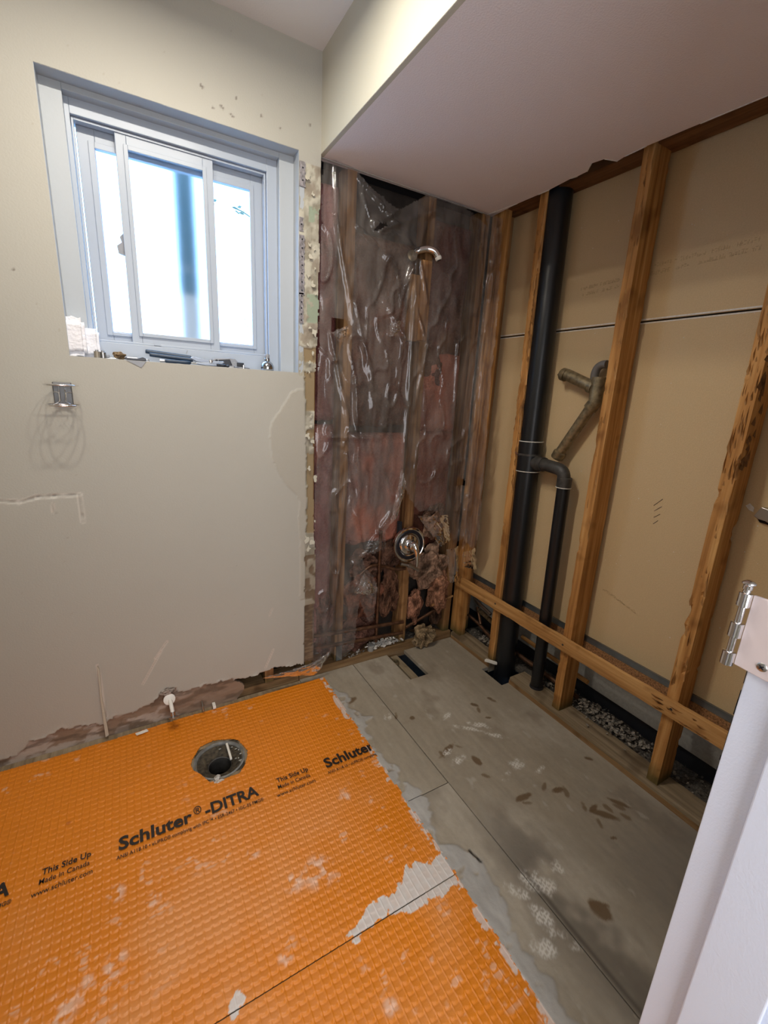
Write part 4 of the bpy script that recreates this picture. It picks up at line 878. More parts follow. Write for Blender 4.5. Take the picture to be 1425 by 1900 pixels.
bp = thing('brass_trap_pipe', 'tarnished brass tee and slanting tube fixed between the black pipe and the middle stud', 'pipe', (1.56, 1.15, 1.08))
Bq = [(1.2861,1.4315),(1.2533,1.4248),(1.1907,1.4019),(1.1387,1.382),(1.1063,1.3705),(1.1059,1.4138),(1.0926,1.437),(1.104,1.3248),(1.122,1.2976),(1.2261,1.116),(1.2398,1.0867),(1.267,1.4144)]
def B3(i, dx=0): return (1.565 + dx, Bq[i][0], Bq[i][1])
tubeobj('capped_arm', [B3(1), B3(4)], .0225, M['brass'], bp, 24)
MB().lathe([(.0, 0), (.012, .002), (.0215, .008), (.0255, .014), (.0255, .032)], B3(0), Vector(B3(4)) - Vector(B3(0)), 24).build('end_cap', M['brass'], bp, True)
MB().lathe([(.0265, 0), (.0265, .020)], B3(3), Vector(B3(4)) - Vector(B3(3)), 24).build('collar', M['brass'], bp, True)
tubeobj('tee_body', [B3(5, .0), B3(4), B3(7), B3(8)], .026, M['brass'], bp, 24)
tubeobj('slanting_tube', [B3(8), B3(9)], .0205, M['brass'], bp, 24)
MB().lathe([(.024, 0), (.0265, .004), (.0265, .030), (.021, .034)], B3(10), Vector(B3(9)) - Vector(B3(10)), 24).build('end_collar', M['brass'], bp, True)
tubeobj('nut_tab', [(1.57, Bq[0][0] + .016, Bq[0][1] - .006), (1.57, Bq[0][0] - .004, Bq[0][1] - .014)], .004, M['brass'], bp, 6)
gq = [(1.1265,1.3907),(1.1344,1.4185),(1.1284,1.4461),(1.1106,1.4593),(1.0909,1.4607)]
go = tubeobj('grey_pipe_bend', curve_pts([(1.575, a, b) for a, b in gq]), .015, simple('grey_pvc', (0.13, 0.12, 0.11), 0.5)); recentre(go)
tag(go, 'grey pipe bend peeping out behind the middle stud', 'pipe')

# pipes and rubble low in the far right bay
lo = thing('low_pipes', 'old corroded pipes low behind the rail, in the bay by the corner', 'pipe', (1.62, 1.52, .05))
tubeobj('pipe', [(1.60, 1.665, .235), (1.60, 1.53, .205)], .009, M['satin'], lo)
tubeobj('pipe', [(1.62, 1.64, .175), (1.61, 1.46, .150)], .013, M['brass'], lo)
tubeobj('pipe', [(1.60, 1.70, .12), (1.61, 1.62, .10), (1.60, 1.50, .075)], .009, M['copper'], lo)
tubeobj('pipe', [(1.625, 1.66, .18), (1.605, 1.60, .11)], .008, M['copper'], lo)
lo2 = thing('low_pipes', 'two copper pipes running low between the black stack and the thin black pipe', 'pipe', (1.63, 1.2, .05))
tubeobj('pipe', [(1.64, 1.34, .165), (1.64, .96, .150)], .010, M['wy'], lo2)
tubeobj('pipe', [(1.62, 1.36, .075), (1.62, .98, .066)], .011, M['copper'], lo2)
tg = tag(recentre(MB().prism([(1.462, 1.400), (1.476, 1.404), (1.505, 1.360), (1.500, 1.350), (1.490, 1.358), (1.482, 1.372)], .036, .048, 'z').build('pipe_strap', M['white'], bevel=.001)), 'small white plastic strap lying at the foot of the far stud', 'strap')

# ================================================================== DEBRIS
def soil_patch(name, x0, x1, y0, y1, z, label, seed):
    xs = np.arange(x0, x1 + .001, .006); ys = np.arange(y0, y1 + .001, .006); X, Y = np.meshgrid(xs, ys, indexing='ij')
    Z = z + .030 * fb(X * 14, Y * 9, seed) + .010 * fb(X * 60, Y * 60, seed + 2) - .02
    o = grid(name, np.stack([X, Y, Z], -1), None, np.ones((len(xs) - 1, len(ys) - 1), bool), M['soil'], None, skirt=np.array((0, 0, -.02)))
    o['kind'] = 'stuff'; o['label'] = label; o['category'] = 'debris'; return recentre(o)
soil_patch('dirt', 1.592, 1.712, .12, 1.70, .022, 'dark dust and grit in the trough behind the bottom plate', 1)
soil_patch('dirt', .66, 1.44, 1.735, 1.812, .038, 'dark dust lying on the plate under the valve', 5)
def stuff(o, label): o['kind'] = 'stuff'; o['label'] = label; o['category'] = 'debris'; return recentre(o)
stuff(chips('plaster_rubble', 420, lambda r: (r.gauss(1.632, .028), r.gauss(.83, .12), .038 + r.random() * .016), .0075, M['chip'], 1), 'pale plaster rubble behind the plate between the near and middle studs')
stuff(chips('plaster_rubble', 110, lambda r: (r.uniform(1.60, 1.69), r.uniform(.22, .62), .034 + r.random() * .014), .006, M['soil'], 2), 'dark crumbs in the trough by the near stud')
stuff(chips('plaster_rubble', 100, lambda r: (r.gauss(1.600, .014), r.gauss(1.51, .04), .044 + r.random() * .010), .0065, M['chip'], 3), 'pale rubble behind the plate in the corner bay')
stuff(chips('plaster_rubble', 46, lambda r: (r.gauss(1.605, .012), r.gauss(1.10, .04), .044 + r.random() * .008), .0065, M['chip'], 6), 'pale crumbs behind the thin black pipe')
stuff(chips('plaster_rubble', 130, lambda r: (r.gauss(1.06, .050), r.uniform(1.716, 1.765), .046 + r.random() * .018), .0095, M['whiteedge'], 4), 'white plaster crumbs on the bottom plate under the valve')
stuff(chips('plaster_rubble', 26, lambda r: (r.uniform(.84, .95), r.uniform(1.714, 1.74), .044), .006, M['chip'], 5), 'a few crumbs on the plate beside the plastic hem')
cob = tubeobj('concrete_knob', [(.985, 1.728, .036), (.985, 1.722, .072)], .016, M['gyp'], None, 10)
tag(recentre(cob), 'round grey lump standing on the bottom plate among the crumbs', 'debris')
pstub = thing('pipe_stub', 'short open pipe end standing in the slot cut in the plywood', 'pipe', (1.090, 1.640, -.12))
MB().lathe([(.0145, -.16), (.0145, -.012), (.0175, -.010), (.0175, .006), (.0145, .006), (.0140, -.05), (.001, -.05)], (1.0875, 1.640, -.006), (0, 0, 1), 24).build('pipe', M['brass'], pstub, True)

# ================================================================== CLEAR PLASTIC SHEET
OUTL = [(0.6782,2.1033),(0.7657,2.11),(0.8272,2.1022),(0.8194,2.0763),(0.9906,2.0056),(1.1376,2.0955),(1.1685,2.0836),(1.3204,2.0925)]
LOWR = [(1.4381,0.5548),(1.4614,0.4814),(1.429,0.3839),(1.4567,0.3349),(1.4945,0.3919),(1.4565,0.522),(1.4265,0.5923),(1.3564,0.7169),(1.2838,0.7658),(1.2027,0.7644),(1.1334,0.8452),(1.1079,0.8992),(1.0994,0.8527),(1.0595,0.7395),(1.0154,0.6851),(0.9534,0.6494),(0.8973,0.571),(0.9136,0.5252),(0.9698,0.4496),(0.9911,0.3889),(0.9758,0.2225),(0.9516,0.2221),(0.9184,0.2938),(0.8924,0.3565),(0.8764,0.1034),(0.8112,0.0491),(0.7529,0.1126),(0.6934,0.0531),(0.653,0.0416)]
RT = [(1.7615,2.1148),(1.6418,2.0658),(1.6287,1.9332),(1.6113,1.7351),(1.6007,1.5529),(1.6014,1.4115),(1.5782,1.1661),(1.57,0.96),(1.5556,0.6618),(1.5882,0.5647),(1.6427,0.5908),(1.6773,0.5342)]
def s_of_y(y): return 1.462 + (1.712 - y)
def make_sheet():
    top = [(x, z) for x, z in OUTL]; right = [(s_of_y(y), z) for y, z in RT]; low = [(x, z) for x, z in LOWR]
    poly = top + [(1.462, 2.045)] + right + [(1.50, .60)] + low
    ss = np.arange(.640, 1.66, .0055); zs = np.arange(-.0, 2.10, .0055); Sg, Z = np.meshgrid(ss, zs, indexing='ij')
    # folds: broad sags between the studs, vertical pleats, and sharp creases
    def bay(x): # 0 on studs, 1 mid-bay
        st = np.array([.647, .802, 1.174, 1.462]); d = np.min(np.abs(x[..., None] - st), -1); return np.clip(d / .14, 0, 1)
    D = .010 + .020 * bay(Sg) * (fb(Sg * 4, Z * 1.6, 61) - .35)
    D += .012 * (fb(Sg * 26 + 3 * fb(Z * 2, Sg * 2, 60), Z * 2.2, 62) - .5)
    D += .0025 * (fb(Sg * 75, Z * 9, 63) - .5) + .0025 * (fb(Sg * 40, Z * 30, 64) - .5); q5 = fb(Sg * 11 + Z * 2.5, Z * 5 - Sg * 2, 65, 2); D += .016 * np.clip(1 - np.abs(q5 - .5) * 14, 0, 1) ** 2 * .6
    CR = [(0.8853,1.946),(1.0854,1.8789),(1.0858,1.8749),(0.9882,1.5529),(1.091,1.8759),(1.0989,0.8997),(0.8194,2.0763),(1.0854,1.8789),(0.9906,2.0056),(0.886,1.9315),(1.1522,2.0836),(1.1025,1.8979),(0.7237,1.9328),(0.819,1.575),(0.816,1.6538),(0.9176,1.3308),(0.7157,1.5236),(0.8179,1.1489),(0.8008,1.0575),(0.9056,0.5752),(0.8943,0.5768),(1.1019,0.8604),(0.8055,0.9158),(0.7511,0.1884),(1.0697,1.8121),(1.0349,1.3822),(0.7194,2.1011),(0.7396,1.9011),(1.106,1.8586),(1.1618,1.7018),(1.0661,1.5178),(0.9547,1.6731),(0.9106,1.918),(1.1569,2.0366),(0.7126,1.1262),(0.9557,1.1215),(0.8171,1.9172),(1.0051,1.8011),(1.1783,1.5286),(1.1305,1.2476),(1.3432,1.5445),(1.3718,0.8846),(0.8271,1.369),(0.8757,0.8127)]
    for i in range(0, len(CR), 2):
        d, t = dist_seg(Sg, Z, CR[i], CR[i + 1]); w = .006 + .008 * t; D += .013 * np.exp(-(d / w) ** 2) * (1 - .5 * t)
    # bunched pleats on the corner studs
    pl_ = sst(1.36, 1.44, Sg); D += pl_ * (.016 * (fb(Sg * 60, Z * 5, 66) - .4) + .010 * (fb(Sg * 110, Z * 22, 67) - .5))
    # bunching below, around the valve and at the hem
    D += .02 * sst(.30, .05, Z) * sst(.85, .7, Sg) * fb(Sg * 30, Z * 10, 68)
    D = np.maximum(D, .003)
    xx = np.minimum(Sg, 1.462); over = np.maximum(Sg - 1.462, 0)
    # round the corner toward the room along the right studs
    k = sst(0, .05, over); X = xx + .030 * k; Y = 1.712 - over * .95; 
    Pn = np.stack([X - D * k * .8, Y - D * (1 - k * .8), Z], -1)
    sc = (ss[1:] + ss[:-1]) / 2; zc = (zs[1:] + zs[:-1]) / 2; SC, ZC = np.meshgrid(sc, zc, indexing='ij')
    j1 = (fb(SC * 40, ZC * 40, 70) - .5) * .010
    mask = in_poly(SC + j1, ZC + j1, poly)
    holes = [[(0.8823,1.9123),(0.9092,1.9419),(0.9401,1.9502),(0.9481,1.9406),(0.9243,1.932),(0.9013,1.9124)], [(0.7212,1.583),(0.7785,1.5861),(0.7957,1.5643),(0.7612,1.5444),(0.7247,1.5285)], [(1.0805,1.874),(1.1417,1.9133),(1.1797,1.8922),(1.1747,1.8586),(1.12,1.853),(1.0874,1.8553)], [(1.4028,0.8829),(1.4288,0.9261),(1.4769,0.9071),(1.477,0.8788)]]
    for hpoly in holes: mask &= ~in_poly(SC, ZC, hpoly)
    o = grid('plastic_sheet', Pn, None, mask, M['poly'], None); return o
sheet = make_sheet(); recentre(sheet)
tag(sheet, 'clear wrinkled plastic vapour sheet hanging over the studs and insulation in the shower corner', 'plastic sheet')
# separate torn flaps of the same film
def flap(name, pts, y, label, bulge=.02, seed=0, nn=18, mat=None):
    """a crumpled film scrap spanning a quad of (x,z) points"""
    a, b, c, d = [np.array(p) for p in pts]; P = np.zeros((nn, nn, 3))
    for i in range(nn):
        for j in range(nn):
            u = i / (nn - 1); v = j / (nn - 1); p = (a * (1 - u) + b * u) * (1 - v) + (d * (1 - u) + c * u) * v
            e = .006 * (mnoise.noise(Vector((u * 5 + seed, v * 5, 0)))); P[i, j] = (p[0] + e, 0, p[1] - e)
            P[i, j, 1] = y - bulge * math.sin(math.pi * u) * (.5 + .5 * math.sin(math.pi * v)) - .014 * abs(mnoise.noise(Vector((u * 7 + seed, v * 7 + seed, 1.3)))) - .005 * mnoise.noise(Vector((u * 19 + seed, v * 19, 3)))
    o = grid(name, P, None, np.ones((nn - 1, nn - 1), bool), mat or M['poly'], None); recentre(o); tag(o, label, 'plastic sheet'); return o
flap('plastic_flap', [(0.9094,0.4962),(0.9728,0.3933),(0.9556,0.3824),(0.8569,0.4012)], 1.690, 'whitish folded triangle of torn plastic, low left of the valve', .02, 1)
flap('plastic_flap', [(1.0024,0.6931),(0.9412,0.6579),(0.8828,0.5862),(1.0166,0.6055)], 1.684, 'shiny crumpled plastic edge just left of the valve plate', .02, 2)
flap('plastic_flap', [(0.7153,1.5296),(0.7878,1.5613),(0.7753,1.5163),(0.7528,1.4941)], 1.690, 'small torn plastic tongue under the upper left tear', .012, 3)
flap('plastic_flap', [(1.079,0.9812),(1.1067,0.8909),(1.0664,0.7501),(1.0298,0.7219)], 1.690, 'twisted plastic fold running down to the valve', .018, 4)
flap('plastic_flap', [(1.3705,0.5565),(1.4467,0.5704),(1.463,0.3785),(1.4139,0.3621)], 1.672, 'bunched plastic wad hanging on the corner stud above the rail', .03, 5)
flap('plastic_flap', [(1.4578,0.5389),(1.537,0.5528),(1.5697,0.4239),(1.4604,0.4595)], 1.645, 'loose plastic tail right of the bunched wad', .02, 6)
flap('plastic_flap', [(0.9726,1.5951),(1.0293,1.606),(1.0169,1.5584),(0.9764,1.5373)], 1.688, 'bright glinting crease of plastic left of the upper block', .014, 7)
flap('plastic_flap', [(0.402,0.0922),(0.6741,0.1048),(0.7377,0.144),(0.6619,0.034)], 1.668, 'dusty plastic hem trailing along the foot of the torn wall', .012, 8)
flap('plastic_flap', [(1.1929,0.7437),(1.3791,0.7322),(1.4161,0.5947),(1.3491,0.5677)], 1.70, 'crumpled plastic edge over the pink wad right of the valve', .012, 9)

# ================================================================== ORANGE MEMBRANE
MSEAM = .679
def membrane(name, x0, x1, y0, y1, label, hole=None, wavy_top=None):
    root = thing(name, label, 'floor mat', ((x0 + x1) / 2, (y0 + y1) / 2, 0))
    pit = .020; u = np.array([0, .09, .20, .38, .60, .80, .93]); w = np.array([0, .10, .20, .30, .40, .52, .70, .88])
    nx = int(math.ceil((x1 - x0) / pit)); ny = int(math.ceil((y1 - y0) / pit))
    ox = math.floor(x0 / pit) * pit; oy = math.floor(y0 / pit) * pit
    xs = (ox + (np.arange(nx + 1)[:, None] + u[None]) * pit).ravel(); ys = (oy + (np.arange(ny + 1)[:, None] + w[None]) * pit).ravel()
    xs = xs[(xs > x0) & (xs < x1)]; xs = np.concatenate([[x0], xs, [x1]]); ys = ys[(ys > y0) & (ys < y1)]; ys = np.concatenate([[y0], ys, [y1]])
    X, Y = np.meshgrid(xs, ys, indexing='ij')
    U = (X / pit) % 1; V = (Y / pit) % 1
    ci = np.floor(X / pit).astype(int); cj = np.floor(Y / pit).astype(int); jit = _T[ci % 256, cj % 256] * .5 + .75
    # scales: each pad drops abruptly along its rounded near edge, thin rib between columns
    lip = .10 + .30 * np.clip(np.abs(U - .52) / .46, 0, 1) ** 2.2
    pad = sst(lip - .10, lip + .06, V) * (1 - .62 * (np.clip(V - lip, 0, 1) / (1 - lip + 1e-6)))
    pad = np.where(V < lip - .02, .16 + .0 * V, np.maximum(pad, .16))
    rib = np.maximum(1 - np.abs(U - 0) / .10, 1 - np.abs(1 - U) / .10); rib = np.clip(rib, 0, 1)
    far = sst(.75, 1.5, Y)
    H = .0022 + np.maximum(pad * .0030 * jit * (1 - .35 * far), rib * .0030)
    H += .0035 * (fb(X * 5, Y * 5, 81) - .5) * .6
    C = np.zeros(X.shape + (3,)) + np.array((0.62, 0.185, 0.005))
    C = C * (.94 + .12 * fb(X * 6, Y * 6, 82))[..., None]
    # drag of pale dust over the near half
    du = fb(X * 3.2, Y * 3.2, 83); C = mixc(C, (0.66, 0.30, 0.11), sst(.46, .72, du) * sst(1.35, .75, Y) * .55)
    sp = sst(.66, .74, fb(X * 32, Y * 32, 84)) * sst(.50, .64, fb(X * 5.5, Y * 5.5, 85)); C = mixc(C, (0.74, 0.50, 0.36), sp * .45 * (V > lip))
    for (cx, cy, rr) in [(x, y, r) for (x, y), r in zip([(0.3603,0.864),(0.2913,0.8684),(-0.1289,1.0586),(-0.0437,0.9994),(0.6689,1.3),(0.528,1.0465),(0.2138,0.9991),(-0.1731,0.867),(-0.1272,0.8912),(0.2208,0.7174),(-0.2302,0.8528),(0.3981,0.5252)], (.05, .03, .025, .02, .015, .02, .02, .03, .03, .02, .04, .02))]:
        k = sst(1.2, .4, np.hypot(X - cx, Y - cy) / rr) * sst(.42, .60, fb(X * 60, Y * 60, 86)); C = mixc(C, (0.74, 0.60, 0.50), k * .5)
    C = mixc(C, (0.40, 0.10, 0.01), sst(.010, .003, np.hypot(X + .255, Y - 1.345)) * .7)
    # grey mortar troweled over the seam end and along the right edge
    sm = [(0.3609,0.6853),(0.4564,0.7221),(0.474,0.7244),(0.5508,0.7248),(0.591,0.7686),(0.6623,0.74),(0.7095,0.7506),(0.6952,0.657),(0.6026,0.6569),(0.5511,0.658),(0.5067,0.6674),(0.4849,0.6859),(0.4333,0.6792),(0.3752,0.669)]
    jm = (fb(X * 55, Y * 55, 87) - .5) * .035
    dd = in_poly(X + jm, Y + jm, sm); mk = dd * 1.0
    mk = np.maximum(mk, ((np.hypot((X - .105), (Y - .690)) + jm) < .020) * 1.0 * (Y < .75))
    edge_m = (X > x1 - .010 - .02 * fb(Y * 18, Y * 0, 88)) & (fb(X * 50, Y * 50, 89) > .55); mk = np.maximum(mk, edge_m * .8)
    C = mixc(C, (0.56, 0.54, 0.51), mk * (.80 + .2 * fb(X * 90, Y * 90, 90))); C = mixc(C, (0.66, 0.63, 0.59), mk * rib * .5)
    H = np.where(mk > .5, np.maximum(H * .55 + .0016, .0034 + rib * .0012 + .0008 * fb(X * 80, Y * 80, 91)), H)
    mask = np.ones((len(xs) - 1, len(ys) - 1), bool); xc = (xs[1:] + xs[:-1]) / 2; yc = (ys[1:] + ys[:-1]) / 2; XC, YC = np.meshgrid(xc, yc, indexing='ij')
    if hole: mask &= ~in_poly(XC, YC, hole)
    if wavy_top is not None: mask &= YC < np.interp(XC, [p[0] for p in wavy_top], [p[1] for p in wavy_top])
    P = np.stack([X, Y, H], -1)
    if hole: # snap the rim to the cut outline
        cx, cy = np.mean([p[0] for p in hole]), np.mean([p[1] for p in hole])
    grid('sheet', P, C, mask, M['matv'], root, skirt=np.array((0, 0, -.0022)), smooth=True)
    return root
HOLEP = [(0.0956,1.412),(0.1036,1.4345),(0.1356,1.4827),(0.1849,1.4934),(0.2441,1.4731),(0.2684,1.455),(0.2864,1.3931),(0.2852,1.371),(0.2654,1.3266),(0.2383,1.2964),(0.2134,1.299),(0.1738,1.2969),(0.1421,1.3057),(0.1239,1.3466),(0.0992,1.3843)]
TOPW = [(-0.4722,1.6624),(-0.2927,1.6601),(-0.0731,1.664),(0.0784,1.6698),(0.3317,1.6676),(0.6006,1.6757),(0.717,1.6732)]
TOPW = [(x, min(y, 1.672)) for x, y in TOPW]; TOPW = [(-1.2, 1.665)] + TOPW + [(.8, TOPW[-1][1])]
m1 = membrane('membrane_mat', -.80, .708, MSEAM + .0016, 1.69, 'large orange dimpled membrane mat with black lettering, reaching the wall and cut round the drain', HOLEP, TOPW)
m2 = membrane('membrane_mat', -.80, .704, .12, MSEAM - .0016, 'smaller orange dimpled membrane mat without lettering, in front of the dark seam')

# flat black print on the mat
def text_mesh(txt, size, bold):
    c = bpy.data.curves.new('t', 'FONT'); c.body = txt; c.size = size; c.offset = bold; c.resolution_u = 3; c.space_character = 1.0
    o = bpy.data.objects.new('t', c); COL.objects.link(o); dg = bpy.context.evaluated_depsgraph_get(); dg.update()
    me = bpy.data.meshes.new_from_object(o.evaluated_get(dg)); bpy.data.objects.remove(o); bpy.data.curves.remove(c); return me
def lettering(name, txt, x0, x1, y, h, parent, bold=0.0, clip=None, shear=0.0):
    me = text_mesh(txt, 1.0, bold); n = len(me.vertices); co = np.empty(n * 3); me.vertices.foreach_get('co', co); co = co.reshape(-1, 3)
    ref = .73; a0, a1 = co[:, 0].min(), co[:, 0].max(); k = (x1 - x0) / (a1 - a0)
    X = x0 + (co[:, 0] - a0) * k; Yv = y + co[:, 1] * h / ref
    co2 = np.stack([X, Yv, np.full(n, .0068)], -1); me.vertices.foreach_set('co', co2.ravel()); me.materials.clear(); me.materials.append(M['ink'])
    bm = bmesh.new(); bm.from_mesh(me)
    if clip is not None: bmesh.ops.bisect_plane(bm, geom=bm.verts[:] + bm.edges[:] + bm.faces[:], plane_co=(clip, 0, 0), plane_no=(1, 0, 0), clear_outer=True)
    bmesh.ops.subdivide_edges(bm, edges=[e for e in bm.edges if e.calc_length() > .006], cuts=2)
    bm.to_mesh(me); bm.free()
    return finish(bpy.data.objects.new(name, me), parent)
SUB = 'ANSI A118.10 \u2022 eUPRC\u00ae complying with IPC\u2122 \u2022 ESR-2467 \u2022 IGC-ES PMG\u00ae'
for off in (-.645, 0.0, .641):
    cl = .706 if off > 0 else None
    lettering('lettering', 'Schluter', -.123 + off, .074 + off, 1.180, .043, m1, .028, cl)
    if off <= 0:
        lettering('lettering', '\u00ae', .080 + off, .103 + off, 1.198, .030, m1, .006)
        lettering('lettering', '-DITRA', .112 + off, .278 + off, 1.180, .043, m1, .028)
    lettering('small_lettering', SUB, -.128 + off, .286 + off, 1.152, .0125, m1, .006, cl)
for off in (0.0, .646):
    lettering('small_lettering', 'This Side Up', -.302 + off, -.190 + off, 1.198, .0185, m1, .018)
    lettering('small_lettering', 'Made in Canada', -.305 + off, -.192 + off, 1.172, .0160, m1, .004)
    lettering('small_lettering', 'www.schluter.com', -.318 + off, -.184 + off, 1.143, .0150, m1, .004)

# ---- toilet drain in the cut-out
dr = thing('toilet_drain', 'dirty round toilet drain opening in the hole cut in the orange mat', 'drain', (.188, 1.392, -.1))
DC = Vector((.190, 1.394, 0))
hx_ = [(x, y) for x, y in HOLEP]; sc_ = [(DC.x + (x - DC.x) * 1.10, DC.y + (y - DC.y) * 1.10) for x, y in hx_]
seg = 64; v = []; prof = [(.115, -.0015), (.092, -.0012), (.086, -.004), (.078, -.007), (.066, -.012), (.056, -.015), (.048, -.020), (.043, -.024), (.0405, -.034), (.0400, -.10)]
for r, z in prof:
    for k in range(seg):
        a = 6.2832 * k / seg; nz = (mnoise.noise(Vector((math.cos(a) * 2.2, math.sin(a) * 2.2, r * 50))) + .5 * mnoise.noise(Vector((math.cos(a) * 7, math.sin(a) * 7, r * 120)))) * (.006 if .045 < r < .09 else .0008)
        v.append((DC.x + math.cos(a) * (r + nz * .6), DC.y + math.sin(a) * (r + nz * .6), z + nz * (.9 if r < .09 else .0)))
f = [(i * seg + k, (i + 1) * seg + k, (i + 1) * seg + (k + 1) % seg, i * seg + (k + 1) % seg) for i in range(len(prof) - 1) for k in range(seg)]
obj('wax_residue', v, f, M['cloth_dark'], dr, True)
MB().lathe([(.088, .0004), (.082, .0018), (.077, -.004), (.077, -.012), (.09, -.012)], DC, (0, 0, 1), 64, False).build('flange_ring', simple('grey_flange', (0.16, 0.16, 0.15), .5, bump=.4, var=.4, bscale=40), dr, True)
MB().lathe([(.0412, -.028), (.0385, -.030), (.0385, -.12), (.0412, -.12)], DC, (0, 0, 1), 48, False).build('drain_pipe', M['absd'], dr, True)
MB().lathe([(.0384, -.095), (.0, -.095)], DC, (0, 0, 1), 32).build('dark_disc', M['cavity'], dr, True)  # flat near-black disc closing the pipe
MB().box((.222, 1.372, .0), (.230, 1.455, .0075)).build('flange_bolt', M['white'], dr, bevel=.002)
o = clump('mortar_blob', (.168, 1.312, .000), (.013, .011, .012), 21, c1=(.75, .72, .66), c2=(.45, .42, .38), sub=3, amp=.4, parent=dr)
o = clump('mortar_blob', (.172, 1.296, .003), (.016, .007, .004), 22, c1=(.75, .66, .58), c2=(.5, .42, .36), sub=3, amp=.4, parent=dr)
rr_ = random.Random(12)
for k in range(10):
    a = rr_.uniform(-.6, 1.6); q = rr_.uniform(.055, .078)
    clump('mortar_speck', (DC.x + math.cos(a) * q, DC.y + math.sin(a) * q, -.006), (.003 + rr_.random() * .004, .003, .003), 30 + k, c1=(.5, .48, .42), c2=(.3, .28, .24), sub=1, amp=.4, parent=dr)

# ================================================================== WALL ITEMS
# chrome holder
H0 = [(-0.1841,1.2921),(-0.134,1.2887),(-0.1357,1.2212),(-0.1872,1.2195)]
hcx = (.5 * (H0[0][0] + H0[1][0]) + .5 * (H0[2][0] + H0[3][0])) / 2; zt_ = 1.284; zb_ = 1.226
hd = thing('tumbler_holder', 'empty chrome cup and toothbrush holder screwed to the wall below the window', 'holder', (hcx, 1.685, 1.25))
hw = .024
MB().box((hcx - hw, 1.6835, 1.224), (hcx + hw, 1.689, 1.292)).build('back_plate', simple('dull_plate', (.16, .16, .16), .4, .9), hd, bevel=.004)
for dx in (-.016, 0, .016): MB().box((hcx + dx - .0055, 1.6815, 1.228), (hcx + dx + .0055, 1.6835, 1.286)).build('slot', simple('dull_slot', (.12, .12, .12), .4, .8), hd)
def ring(cx, cy, cz, rx, ry, r, name, n=48):
    mb = MB(); pts = [(cx + rx * math.cos(6.2832 * k / n), cy + ry * math.sin(6.2832 * k / n), cz) for k in range(n + 1)]
    return mb.tube(pts, r, 10, False).build(name, M['chrome'], hd, True)
ring(hcx + .002, 1.642, zt_, .042, .040, .0022, 'upper_ring'); ring(hcx + .002, 1.640, zb_, .042, .042, .0028, 'lower_ring')
for dx in (-.020, .020):
    tubeobj('wire', curve_pts([(hcx + dx * 1.1, 1.683, 1.262), (hcx + dx * .5, 1.672, 1.262), (hcx + dx * .40, 1.664, 1.25), (hcx + dx * .42, 1.655, 1.236), (hcx + dx * 1.2, 1.650, 1.226)]), .0013, M['chrome'], hd, 8)
    tubeobj('wire', [(hcx + dx * .35, 1.676, 1.286), (hcx + dx * .35, 1.668, 1.236)], .0013, M['chrome'], hd, 8)
tubeobj('cross_wire', [(hcx - .038, 1.640, zt_), (hcx + .042, 1.640, zt_)], .0013, M['chrome'], hd, 8)

# capped water stub with escutcheon by the floor
SPt = [(0.0568,0.1011),(0.0598,0.0298)]
wx_, wz_ = SPt[0]
ws = thing('water_stub', 'white washer and pipe stub with rusty valve foot at the torn wall bottom', 'pipe', (wx_, 1.66, .06))
MB().lathe([(.001, .004), (.010, .005), (.021, .002), (.0215, -.002), (.001, -.003)], (wx_ - .002, 1.672, wz_ + .003), (.05, -1, .35), 32).build('washer', M['white'], ws, True)
tubeobj('pipe_stub', curve_pts([(wx_ - .004, 1.70, wz_ + .012), (wx_, 1.668, wz_), (wx_ + .002, 1.640, wz_ - .010), (wx_ + .004, 1.625, wz_ - .028)]), .0072, M['white'], ws, 16)
MB().lathe([(.0085, .0), (.0095, .010), (.008, .020)], (wx_ + .004, 1.627, wz_ - .022), (0, -.3, -1), 20).build('compression_nut', M['satin'], ws, True)
MB().lathe([(.0, .0), (.017, .001), (.018, .004), (.009, .008), (.0, .009)], (wx_ + .006, 1.618, wz_ - .046), (0, .45, 1), 28).build('valve_foot', M['satin'], ws, True)
clump('torn_plaster', (wx_ - .008, 1.685, wz_ + .030), (.022, .010, .012), 44, c1=(.55, .48, .42), c2=(.2, .15, .12), sub=3, amp=.8, parent=ws)
nb = [(0.1728,0.0364),(0.2178,0.0152)]
ns = thing('bent_bracket', 'tiny bent metal tab by the floor, right of the white washer', 'bracket', (nb[0][0], 1.665, .03))
tubeobj('prong', [(nb[0][0], 1.685, nb[0][1] + .01), (nb[0][0], 1.660, nb[0][1]), (nb[0][0] + .002, 1.655, nb[0][1] - .018)], .003, M['satin'], ns, 8)
MB().box((nb[1][0] - .006, 1.660, nb[1][1] - .005), (nb[1][0] + .006, 1.690, nb[1][1] + .006)).build('tab', M['white'], ns, bevel=.001)
sq = [(-0.1638,0.3119),(-0.1598,0.3019),(-0.1624,0.1894),(-0.1566,0.0163),(-0.1675,0.0109),(-0.1678,0.1681)]
st_ = MB().prism(sq, 1.676, 1.683, 'y').build('caulk_strip', M['paint_flake']); tag(recentre(st_), 'thin cream strip of old caulk hanging at the bottom left of the wall', 'strip')
wc = MB().prism([(.07, 1.662), (.11, 1.668), (.115, 1.655), (.075, 1.650)], .0072, .011, 'z').build('plaster_scrap', M['whiteedge'], bevel=.001)
sc2 = [(-0.0513,1.6488)][0]; wc.location = (sc2[0] - .09, min(sc2[1], 1.655) - 1.66, 0)
bpy.context.view_layer.update(); wc['kind'] = 'stuff'; wc['label'] = 'small white plaster scrap on the mat edge by the wall'; wc['category'] = 'debris'

